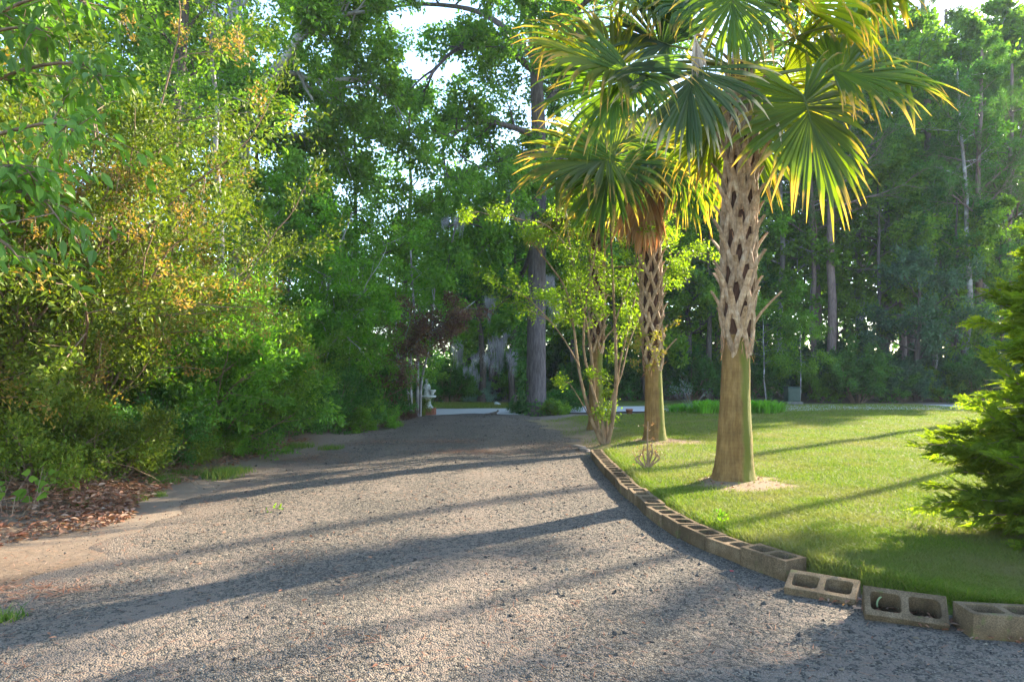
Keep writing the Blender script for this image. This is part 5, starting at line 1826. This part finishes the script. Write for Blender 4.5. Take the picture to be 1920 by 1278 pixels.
    tl = [(258, 938, 2, 1.0, 'round weed clump in front of the fallen leaves'), (300, 905, 0, 1.0, 'grass tuft just right of the fallen leaves'), (340, 890, 1, 1.0, 'grass tuft behind the weedy dirt edge'), (410, 895, 0, 1.3, 'largest grass tuft on the dirt edge'),
          (440, 885, 1, 1.1, 'pale grass tuft beside the largest tuft'), (385, 862, 0, 1.0, 'grass tuft under the low bright shrub'), (300, 930, 2, .8, 'small weed by the edge of the fallen leaves'), (480, 850, 1, .9, 'grass tuft on the dirt past the low bright shrub'),
          (560, 838, 1, 1.3, 'yellowish grass tuft before the azaleas'), (620, 842, 1, 1.1, 'thin grass tuft farther along the drive edge'), (735, 800, 0, 1.4, 'grass tuft where the bright azalea meets the drive'), (8, 1165, 2, 1.0, 'yellowish weed at the left bottom rim of the gravel'),
          (540, 846, 2, 1.2, 'small weed tuft on the dirt before the dark azalea'), (150, 950, 2, .9, 'weed growing in the fallen leaves')]
    for px, py, k, sc, lab in tl:
        o = link('grass_tuft', tm[k])
        o.location = G(px, py)
        o.rotation_euler = (0, 0, px * .37)
        o.scale = (sc, sc, sc)
        tag(o, lab, 'grass tuft', 'weeds along the drive edge')
    # green sprig lying on the gravel
    P = Plant(195)
    g = np.array(G(497, 962))
    P.path(P.run(np.zeros(3) + UP * .015, np.array([1, .5, .12]), .13, 0, .1, 5), .002, .001, 4)
    P.ap.append(np.array([[.02, 0, .02], [.06, .03, .03], [.1, .05, .04], [.12, .06, .04]])); P.ad.append(np.tile(unit(np.array([1, .5, .3])), (4, 1)))
    o = thing('green_sprig', 'single green sprig lying on the gravel of the drive', 'sprig', g)
    P.wood.build('stem', LM['b_twig'], o)
    P.leaves(3, .055, .4, .01, .5, .3, .1, True).build('leaves', LM['lime'], o)


# ================================================================== WOODS BEYOND THE LAWN
def build_woods():
    w = [leafy_proto(201, 15, .17, 3.0, 3.0, 'deep', 'b_oak', 20, (5, 5), .20, 5, low=.75, wr=.6),
         leafy_proto(202, 13, .15, 2.2, 2.7, 'oak', 'b_oak', 19, (5, 5), .19, 5, low=.8, wr=.6),
         leafy_proto(203, 16, .19, 4.5, 3.2, 'oak', 'b_grey', 20, (5, 5), .20, 5, low=.7, wr=.6),
         leafy_proto(204, 11, .12, 1.5, 2.4, 'fresh', 'b_dark', 17, (5, 5), .18, 5, low=.85, wr=.6)]
    pn = [pine_proto(211, 18, .22, 8.5), pine_proto(212, 16, .17, 8.0)]
    sh = [shrub_proto(221, 2.6, 1.5, 'deep', 'b_twig', 20, .12, 6, (5, 5)), shrub_proto(222, 3.2, 1.5, 'blue', 'b_twig', 20, .12, 6, (5, 5)), shrub_proto(223, 2.2, 1.3, 'oak', 'b_twig', 18, .11, 6, (5, 5))]
    mag = leafy_proto(231, 6.5, .16, .9, 2.2, 'blue', 'b_dark', 18, (5, 5), .15, 6, low=.95, wr=.45)
    smalltree = leafy_proto(232, 3.8, .035, 1.3, 1.25, 'fresh', 'b_grey', 10, (5, 5), .075, 5, low=.8)
    # front row, individually named
    fr = [(w[1], 1075, 30, .95, 'dark leafy tree seen between the big oak and the multi-stemmed tree'), (w[0], 1150, 31, .9, 'leafy woodland tree behind the crown of the lime multi-stemmed tree'),
          (w[3], 1215, 29.5, .9, 'low leafy tree behind the middle palm trunk'), (w[1], 1290, 30, 1.0, 'dark leafy tree in the gap between the middle and nearest palms'), (w[0], 1345, 32, 1.0, 'leafy tree with a dark trunk just left of the nearest palm'),
          (w[3], 1405, 30, .95, 'leafy tree just right of the nearest palm above the pale stemmed one'), (w[2], 1470, 33, 1.0, 'woodland tree between the pale stemmed tree and the straight pine'), (w[1], 1650, 31.5, .9, 'leafy tree right of the straight purple grey pine'),
          (w[2], 1745, 33, .72, 'tall tree rising behind the blue grey magnolia'), (w[0], 1790, 30.5, .68, 'leafy tree between the magnolia and the paired grey trunks'), (w[3], 1880, 29.5, .85, 'low leafy tree behind the top of the light green conifer'),
          (w[0], 1935, 32, .55, 'tall leafy tree at the right rim of the woods'), (w[1], 1000, 33, .9, 'dark tree directly behind the big oak trunk')]
    for k, (pr_, px, d, sc, lab) in enumerate(fr):
        place(pr_, 'woodland_tree', lab, 'tree', at(px, d), k * 1.3, sc, 'front trees of the woods')
    sc_ = [(pn[0], 1562, 30.5, 1.0, .0, 'straight purple grey pine trunk rising from the round dark shrub'), (pn[1], 1528, 31.5, .85, .0, 'thin dark pine left of the straight purple grey pine'), (pn[1], 1835, 31, 1.05, .0, 'purple brown pine beside the pale grey trunk'),
           (pn[0], 1535, 37, 1.0, .0, 'farther pine whose top shows above the hanging fan frond'), (pn[0], 1690, 38, 1.0, 0, 'tall pine reaching the sky gap at the upper right'), (pn[1], 1890, 34, 1.1, 0, 'tall pine in the upper right corner')]
    for k, (pr_, px, d, sc, _, lab) in enumerate(sc_):
        place(pr_, 'pine_tree', lab, 'pine tree', at(px, d), k * 2.2, sc, 'pines in the woods')
    gr = leafy_proto(241, 16, .16, 9.0, 2.4, 'deep', 'b_grey', 12, (5, 5), .15, 4)
    place(gr, 'grey_tree', 'pale grey trunk standing bare and straight at the right of the woods', 'tree', at(1818, 30), .4, 1.0)
    # deeper rows: nothing tells them apart
    rng = random.Random(8)
    k = 0
    for d0, d1, step, x0, x1 in ((36, 40, 72, 1020, 1880), (43, 49, 62, 1000, 1960), (38, 46, 52, 765, 1000)):
        px = x0
        while px < x1:
            place(w[rng.randrange(4)] if rng.random() < .8 else pn[rng.randrange(2)], 'woodland_tree', 'tall slender tree crowded deep in the shaded woods', 'tree', at(px + rng.uniform(-22, 22), rng.uniform(d0, d1)), rng.uniform(0, 6), rng.uniform(1.15, 1.5) * (.5 if x0 == 765 else 1) * (1.15 if px > 1500 else 1), 'trees deep in the woods')
            px += step
            k += 1
    for k, (px, d, pr_, sc) in enumerate(((1712, 45, pn[0], 1.5), (1776, 47, pn[0], 1.55), (1838, 46, w[2], 1.7), (1868, 49, pn[0], 1.6), (1905, 48, w[0], 1.75), (1750, 50, w[0], 1.8))):
        place(pr_, 'woodland_tree', 'tall slender tree crowded deep in the shaded woods', 'tree', at(px, d), k * 1.9, sc, 'trees deep in the woods')
    # trees past the lane, left of the oak
    cl = [(w[1], 872, 31, .86, 'leafy tree past the lane whose crown closes the drive left of the big oak'), (w[0], 935, 34, .72, 'dark tree past the lane behind the moss curtains'), (w[3], 810, 33, .78, 'leafy tree past the lane just right of the purple tree'), (w[1], 770, 38, .75, 'far tree below the bright sky gap left of the oak')]
    for k, (pr_, px, d, sc, lab) in enumerate(cl):
        place(pr_, 'leafy_tree', lab, 'tree', at(px, d), k * 1.9, sc, 'trees past the lane')
    dk = [(902, 30.5, 'thick dark trunk among the moss left of centre'), (918, 31.5, 'dark trunk second in the row under the moss'), (932, 32, 'thin dark trunk third in the row under the moss'), (962, 30, 'leaning dark trunk next to the big oak'), (1332, 29, 'bare reddish dark trunk just left of the nearest palm')]
    dt = leafy_proto(251, 10, .20, 4.5, 2.2, 'deep', 'b_dark', 10, (4, 5), .15, 4)
    for k, (px, d, lab) in enumerate(dk):
        place(dt, 'dark_tree', lab, 'tree', at(px, d), k * 1.1, (.9 if k == 0 else .8), 'dark trunks at the edge of the woods')
    # understorey
    us = [(sh[0], 1608, 28.0, 1.12, 'round dark green shrub at the foot of the straight pine'), (sh[1], 1690, 28.4, .75, 'blue grey shrub at the left skirt of the magnolia'), (sh[0], 1820, 28.2, .9, 'dark shrub under the pale grey trunk'), (sh[2], 1770, 28.6, .8, 'olive shrub at the right skirt of the magnolia'),
          (sh[0], 1885, 28.6, 1.1, 'dark shrub behind the light green conifer'), (sh[1], 1950, 28, 1.1, 'blue grey shrub at the right rim of the lawn'), (sh[0], 1400, 28.8, .9, 'dark shrub just right of the nearest palm'), (sh[2], 1535, 29, .85, 'olive shrub between the pale stemmed trees and the round dark one'),
          (sh[0], 1300, 29.5, 1.0, 'dark shrub between the middle palm and the nearest palm'), (sh[1], 1262, 31, .9, 'blue grey shrub right of the middle palm'), (sh[0], 1180, 30.5, 1.0, 'dark shrub beyond the lane left of the middle palm'), (sh[0], 1110, 30, .95, 'dark shrub beyond the lane behind the farthest palm'),
          (sh[0], 845, 29.3, .88, 'dark rounded evergreen past the lane beside the moss'), (sh[0], 812, 30.5, .8, 'dark evergreen past the lane just right of the statue'), (sh[2], 985, 31, .9, 'shrub past the lane behind the foot of the big oak'), (sh[0], 1340, 33, 1.2, 'tall dark shrub behind the nearest palm'),
          (sh[0], 950, 34, 1.0, 'dark shrub in the wood behind the moss curtains'), (sh[0], 890, 34, 1.0, 'dark shrub in the wood behind the rounded evergreen')]
    for k, (pr_, px, d, sc, lab) in enumerate(us):
        place(pr_, 'shrub', lab, 'shrub', at(px, d), k * 1.7, sc, 'shrubs at the edge of the woods')
    for k in range(26):
        place(sh[k % 3], 'shrub', 'dark understorey shrub in the deep shade between the woodland trunks', 'shrub', at(1000 + k * 42 + rng.uniform(-15, 15), rng.uniform(32, 41)), k, rng.uniform(.9, 1.35), 'understorey deep in the woods')
    place(mag, 'magnolia', 'blue grey leaved magnolia at the back of the lawn', 'tree', at(1722, 28.8), 0, .98)
    place(smalltree, 'small_tree', 'small pale stemmed tree at the back of the lawn beside the daylilies', 'tree', at(1436, 27.4), .4, 1.1)
    place(smalltree, 'small_tree', 'smaller bushy tree beside the green utility box', 'tree', at(1500, 27.0), 2.4, .86)
    # pines beyond the right edge whose shadows cross the drive
    pt = pine_proto(213, 27, .17, 20.5)
    off = [(23.0, 26.2, 'tall pine out of frame whose shadow crosses the middle of the drive')]
    hi = leafy_proto(214, 12.5, .13, 8.0, 1.9, 'fresh', 'b_grey', 12, (4, 5), .16, 3, low=.8)
    place(hi, 'leafy_tree', 'high crowned leafy tree out of frame dappling the near gravel', 'tree', on_ground(14.2, 15.6), .4)
    for k, (x, y, lab) in enumerate(off):
        place(pt, 'pine_tree', lab, 'pine tree', on_ground(x, y), k, 1.0, 'pines beside the lawn')
    off = [(27.5, 39, w[0]), (31, 44, w[1])]
    for k, (x, y, pr_) in enumerate(off):
        place(pr_, 'woodland_tree', ('leafy tree past the right rim of the woods', 'outermost leafy tree past the right rim of the woods')[k], 'tree', on_ground(x, y), k, 1.0, 'front trees of the woods')
    # far-off wood that closes the view
    rg = np.random.default_rng(15)
    n = 42000
    b = MB()
    x = rg.uniform(-5, 75, n); y = 56 + np.abs(rg.normal(0, 4, n)) + np.maximum(0, x - 20) * -.2
    top = 9 + 6 * vnoise(x * .22, 3) + 3 * vnoise(x * .7, 8)
    z = top * rg.random(n) ** .8
    P = np.stack([x, y, z], -1)
    Dd = unit(rg.normal(0, 1, (n, 3)))
    v, q = rhomb_geo(P, Dd, unit(rg.normal(0, 1, (n, 3)) - [0, .6, 0]), rg.uniform(.35, .7, n), rg.uniform(.25, .4, n))
    b.add(v, q)
    n = 9000
    x = rg.uniform(-90, -2, n); y = 75 + np.abs(rg.normal(0, 4, n))
    z = (2.2 + 2.2 * vnoise(x * .2, 5)) * rg.random(n) ** .8
    v, q = rhomb_geo(np.stack([x, y, z], -1), unit(rg.normal(0, 1, (n, 3))), unit(rg.normal(0, 1, (n, 3)) - [0, .6, 0]), rg.uniform(.4, .8, n), rg.uniform(.3, .5, n))
    b.add(v, q)
    tag(b.build('far_woods', LM['deep']), 'far off wood closing the view behind everything', 'woods', kind='stuff')


# ================================================================== SMALL THINGS
def build_props():
    stone = plain_mat('lichen_stone', (.33, .36, .34), (.55, .57, .55), 18, .9, .5)
    brick = plain_mat('old_brick', (.22, .08, .055), (.34, .14, .09), 16, .9, .5)
    # statue on a pedestal
    g = np.array(G(803, 778))
    o = thing('garden_statue', 'pale stone garden statue on a pedestal where the drive meets the lane', 'statue', g)
    b = MB(); b.box((0, 0, .07), (.46, .40, .30)); bevel(b.build('brick_base', brick, o), .015)
    b = MB(); b.lathe([(0, .22), (.16, .22), (.16, .26), (.11, .30), (.085, .36), (.085, .50), (.12, .54), (.24, .56), (.26, .60), (.24, .62), (0, .62)], (0, 0, 0), 18); b.build('pedestal', stone, o, True)
    b = MB()
    b.lathe([(0, .62), (.11, .62), (.10, .70), (.075, .82), (.085, .92), (.075, .98), (.035, 1.0), (.035, 1.02), (.055, 1.05), (.06, 1.09), (.045, 1.13), (0, 1.145)], (-.04, 0, 0), 16)
    b.tube(catmull([(-.11, 0, .95), (-.13, -.05, .86), (-.06, -.10, .82)], 7), .024, 7)
    b.tube(catmull([(.03, 0, .95), (.06, -.05, .86), (.04, -.09, .80)], 7), .024, 7)
    b.build('figure', stone, o, True)
    b = MB(); b.lathe([(0, .62), (.06, .62), (.05, .68), (.10, .74), (.12, .80), (.10, .80), (.05, .76), (0, .75)], (.13, -.03, 0), 14); b.build('bowl', stone, o, True)
    # squirrel, one skinned body
    g = np.array(G(922, 779))
    o = link('squirrel', bpy.data.meshes.new('squirrel_skin'))
    pts = {'hip': (0, 0, .075), 'belly': (.07, 0, .085), 'chest': (.13, 0, .095), 'neck': (.165, 0, .125), 'head': (.195, 0, .15), 'nose': (.225, 0, .140),
           't1': (-.05, 0, .075), 't2': (-.11, 0, .055), 't3': (-.18, 0, .05), 't4': (-.25, 0, .035),
           'hk': (.03, -.035, .045), 'hf': (-.015, -.04, .008), 'hk2': (.02, .035, .045), 'hf2': (-.03, .04, .008), 'fk': (.145, -.025, .05), 'ff': (.165, -.028, .008), 'fk2': (.135, .025, .05), 'ff2': (.12, .028, .008),
           'e1': (.19, -.017, .185), 'e2': (.19, .017, .185)}
    rad = {'hip': .042, 'belly': .036, 'chest': .032, 'neck': .022, 'head': .024, 'nose': .010, 't1': .018, 't2': .026, 't3': .028, 't4': .012, 'hk': .018, 'hf': .009, 'hk2': .018, 'hf2': .009, 'fk': .011, 'ff': .007, 'fk2': .011, 'ff2': .007, 'e1': .005, 'e2': .005}
    ks = list(pts)
    ed = [('hip', 'belly'), ('belly', 'chest'), ('chest', 'neck'), ('neck', 'head'), ('head', 'nose'), ('hip', 't1'), ('t1', 't2'), ('t2', 't3'), ('t3', 't4'), ('hip', 'hk'), ('hk', 'hf'), ('hip', 'hk2'), ('hk2', 'hf2'), ('chest', 'fk'), ('fk', 'ff'), ('chest', 'fk2'), ('fk2', 'ff2'), ('head', 'e1'), ('head', 'e2')]
    o.data.from_pydata([pts[k] for k in ks], [(ks.index(a), ks.index(b_)) for a, b_ in ed], [])
    o.data.materials.append(plain_mat('squirrel_fur', (.06, .05, .042), (.15, .125, .10), 60, .9, .3))
    o.modifiers.new('skin', 'SKIN')
    for k, sv in zip(ks, o.data.skin_vertices[0].data):
        sv.radius = (rad[k], rad[k])
        sv.use_root = k == 'hip'
    o.modifiers.new('sub', 'SUBSURF').render_levels = 2
    o.location = g; o.rotation_euler = (0, 0, .15)
    tag(o, 'dark squirrel running right across the far end of the drive', 'squirrel')
    # terracotta pot
    g = np.array(G(1180, 777))
    b = MB(); b.lathe([(0, 0), (.075, 0), (.10, .13), (.115, .13), (.115, .175), (.095, .175), (.085, .06), (0, .06)], (0, 0, 0), 18)
    o = b.build('terracotta_pot', plain_mat('terracotta', (.24, .085, .05), (.34, .14, .09), 20, .85, .2), None, True); o.location = g
    tag(o, 'small red terracotta pot on the grass before the gravel lane', 'pot')
    # utility box
    g = np.array(at(1485, 26.3))
    o = thing('utility_box', 'dark green utility box under the small trees at the back of the lawn', 'utility box', g)
    gm = plain_mat('box_green', (.018, .042, .03), (.03, .06, .045), 10, .5, .1, .4)
    b = MB(); b.box((0, 0, .05), (.62, .55, .16)); b.build('concrete_pad', plain_mat('dark_concrete', (.10, .10, .09), (.18, .17, .16), 12, .9), o)
    b = MB(); b.box((0, 0, .40), (.50, .44, .56)); bevel(b.build('housing', gm, o), .03)
    b = MB(); b.box((0, -.232, .38), (.42, .02, .44)); bevel(b.build('door', gm, o), .006)
    b = MB(); b.box((0, 0, .70), (.54, .48, .035)); bevel(b.build('lid', gm, o), .012)
    # lane-side stone, flowering plant, pale drooping shrub
    b = MB(); v, t = lump_shape(1, np.array([.22]), np.random.default_rng(2)); b.add(v[0], None, t)
    o = b.build('garden_rock', stone); bevel(o, .05); o.location = np.array(G(931, 760)) + [0, 0, .05]; tag(o, 'small grey rock on the verge past the lane', 'rock')
    P = Plant(301)
    for k in range(14):
        P.grow(np.zeros(3), unit(P.rng.normal(0, .6, 3) + UP), .45, .006, 0, (), anchors=5)
    o = thing('flowering_plant', 'low plant with orange flowers on the verge past the lane', 'plant', np.array(G(868, 752)))
    P.wood.build('stems', LM['b_twig'], o); P.leaves(4, .09, .5, .05).build('leaves', LM['lime'], o)
    sel = np.arange(len(P.anchors()[0])) % 5 == 4
    P.leaves(6, .07, .8, .04, sel=sel).build('flowers', island_mat('orange_petal', [(.6, .14, .04), (.7, .25, .05)], .6, .2, .3), o)
    t = shrub_proto(302, 1.35, 1.3, 'teal', 'b_twig', 16, .13, 6, (4, 5), wr=.2, droop=.35)
    place(t, 'weeping_shrub', 'pale blue green weeping shrub past the lane behind the orange flowers', 'shrub', at(872, 31), 0, (1.1, .8, .95))
    # daylily bed: strap-leaved clumps, each its own
    def clump(seed, n, h):
        rg = np.random.default_rng(seed)
        b = MB(); K = 6
        for i in range(n):
            a = rg.uniform(0, 2 * PI); r0 = abs(rg.normal(0, .10)); ln = h * rg.uniform(.7, 1.2); sp = rg.uniform(.12, .55) * ln
            t = np.linspace(0, 1, K)
            r = r0 + sp * t ** 1.6
            z = ln * (t - .38 * t ** 3) - .02
            pts = np.stack([r * math.cos(a), r * math.sin(a), z], -1)
            s = np.array([-math.sin(a), math.cos(a), 0]) * .011
            wd = np.array([1, 1.1, 1, .8, .5, .05])[:, None]
            v = np.stack([pts - s * wd, pts + s * wd], 1).reshape(-1, 3)
            o_ = np.arange(K - 1)[:, None] * 2
            b.add(v, o_ + np.array([0, 1, 3, 2]))
        return b.mesh('clump', LM['strap'])
    cm = [clump(s, 110, .55) for s in (1, 2, 3)]
    rng = random.Random(3)
    k = 0
    for row, (d, x0, x1) in enumerate(((20.6, 1300, 1462), (21.4, 1262, 1458), (22.3, 1285, 1440))):
        px = x0
        while px < x1:
            o = link('daylily_clump', cm[k % 3])
            o.location = at(px + rng.uniform(-4, 4), d + rng.uniform(-.2, .2))
            o.rotation_euler = (0, 0, rng.uniform(0, 6)); s = rng.uniform(.95, 1.3) * (1 if px > 1300 else .7); o.scale = (s, s, s * .9)
            tag(o, 'bright green strap-leaved clump in the bed behind the palms', 'daylily', 'strap-leaved clumps of the lawn bed')
            px += 15; k += 1
    P = Plant(303)
    P.minr = .001
    for i in range(6):
        P.grow(np.zeros(3), unit(P.rng.normal(0, .35, 3) + UP), .95, .008, 1, (5,), anchors=3, t0=.6)
    o = thing('wispy_plant', 'wispy pale plant standing at the left of the strap-leaved bed', 'plant', np.array(at(1300, 21.0)))
    P.wood.build('stems', LM['b_grey'], o); P.leaves(2, .05, .5, .03).build('leaves', LM['teal'], o)
    # low shrubs by the oak's foot
    s = shrub_proto(304, .8, .6, 'fresh', 'b_twig', 12, .07, 5, (4, 5))
    place(s, 'shrub', 'bright low shrub right of the foot of the big oak', 'shrub', at(1040, 20.8), 0, .7)
    s = shrub_proto(305, 1.2, .6, 'deep', 'b_twig', 12, .08, 5, (4, 5))
    place(s, 'shrub', 'dark shrub against the left foot of the big oak', 'shrub', at(976, 21.4), 0, .55)
    place(s, 'shrub', 'greyish shrub between the big oak foot and the farthest palm', 'shrub', at(1062, 22.0), 2, .95)
    # red scrap on the gravel
    b = MB(); v, t = lump_shape(1, np.array([.014]), np.random.default_rng(5)); b.add(v[0], None, t)
    o = b.build('red_berry', plain_mat('red', (.4, .03, .04), (.5, .06, .07), 10, .4)); o.location = np.array(G(1372, 1072)) + [0, 0, .01]
    tag(o, 'tiny red berry lying on the gravel in the shade of the blocks', 'berry')
    for k, (px, py) in enumerate(((1352, 1002), (1395, 1090), (1600, 1095))):
        P = Plant(310 + k)
        for i in range(5):
            P.grow(np.zeros(3), unit(P.rng.normal(0, .5, 3) + UP), .07, .0015, 0, (), anchors=3)
        if k == 1: continue
        g = np.array(G(px, py)); g[2] = .13 if k == 0 else .05
        o = thing('weed_sprout', ('tiny green sprout growing from a core in the block line', '', 'small green weed between the two tilted blocks')[k], 'weed', g)
        P.minr = 0
        P.leaves(3, .035, .6, .012, .5, .3, .1, True).build('leaves', LM['lime'], o)


# ================================================================== LIGHT, AIR, CAMERA
SUN_AZ, SUN_EL = math.radians(50.3), math.radians(25)


def build_light():
    w = bpy.data.worlds.new('World')
    scene.world = w
    w.use_nodes = True
    nt = w.node_tree
    bg = nt.nodes['Background']
    sky = nt.nodes.new('ShaderNodeTexSky')
    sky.sky_type = 'NISHITA'
    sky.sun_disc = False
    sky.sun_elevation = SUN_EL
    sky.sun_rotation = SUN_AZ
    sky.air_density = 1.0
    sky.ozone_density = 1.6
    sky.dust_density = .5
    nt.links.new(sky.outputs[0], bg.inputs[0])
    bg.inputs[1].default_value = SKY_STRENGTH
    l = bpy.data.lights.new('sun', 'SUN')
    l.energy = SUN_STRENGTH
    l.angle = math.radians(.55)
    l.color = (1.0, .86, .66)
    o = bpy.data.objects.new('sun', l)
    COL.objects.link(o)
    s = Vector((math.cos(SUN_EL) * math.sin(SUN_AZ), math.cos(SUN_EL) * math.cos(SUN_AZ), math.sin(SUN_EL)))
    o.rotation_euler = s.to_track_quat('Z', 'Y').to_euler()
    o.location = (30, 25, 25)


def build_haze():
    m, nt, out = new_mat('haze_air')
    v = nd(nt, 'VolumePrincipled')
    v.inputs['Color'].default_value = (.80, .88, 1, 1)
    v.inputs['Density'].default_value = HAZE
    v.inputs['Anisotropy'].default_value = .0
    nt.links.new(v.outputs[0], out.inputs['Volume'])
    b = MB()
    b.box((0, 40, 15), (260, 260, 34))
    o = b.build('haze', m)
    tag(o, kind='stuff', label='thin pale haze in the air', cat='haze')


def build_camera():
    cam = bpy.data.cameras.new('camera')
    o = bpy.data.objects.new('camera', cam)
    COL.objects.link(o)
    cam.sensor_width = 36
    cam.lens = F / 1920 * 36
    cam.shift_y = (HZ - 639) / 1920
    cam.clip_start = .05
    cam.clip_end = 3000
    o.location = (0, 0, CH)
    o.rotation_euler = (PI / 2, 0, 0)
    scene.camera = o


SKY_STRENGTH, SUN_STRENGTH, EXPOSURE, HAZE = .14, 5.0, 2.55, 0.0005
veg_materials()
build_setting()
build_gravel()
build_grass()
build_litter()
build_blocks()
build_palms()
build_oak()
build_crape()
build_conifer()
build_left()
build_woods()
build_props()
build_light()
if HAZE > 0:
    build_haze()
build_camera()
scene.view_settings.view_transform = 'Standard'
scene.view_settings.look = 'None'
scene.view_settings.exposure = EXPOSURE
scene.view_settings.gamma = 1
c = scene.cycles
c.max_bounces = 10
c.diffuse_bounces = 4
c.glossy_bounces = 2
c.transmission_bounces = 8
c.transparent_max_bounces = 4
c.caustics_reflective = False
c.caustics_refractive = False
c.use_denoising = True
c.denoiser = 'OPENIMAGEDENOISE'
c.denoising_input_passes = 'RGB_ALBEDO_NORMAL'
c.denoising_prefilter = 'ACCURATE'
c.use_adaptive_sampling = False
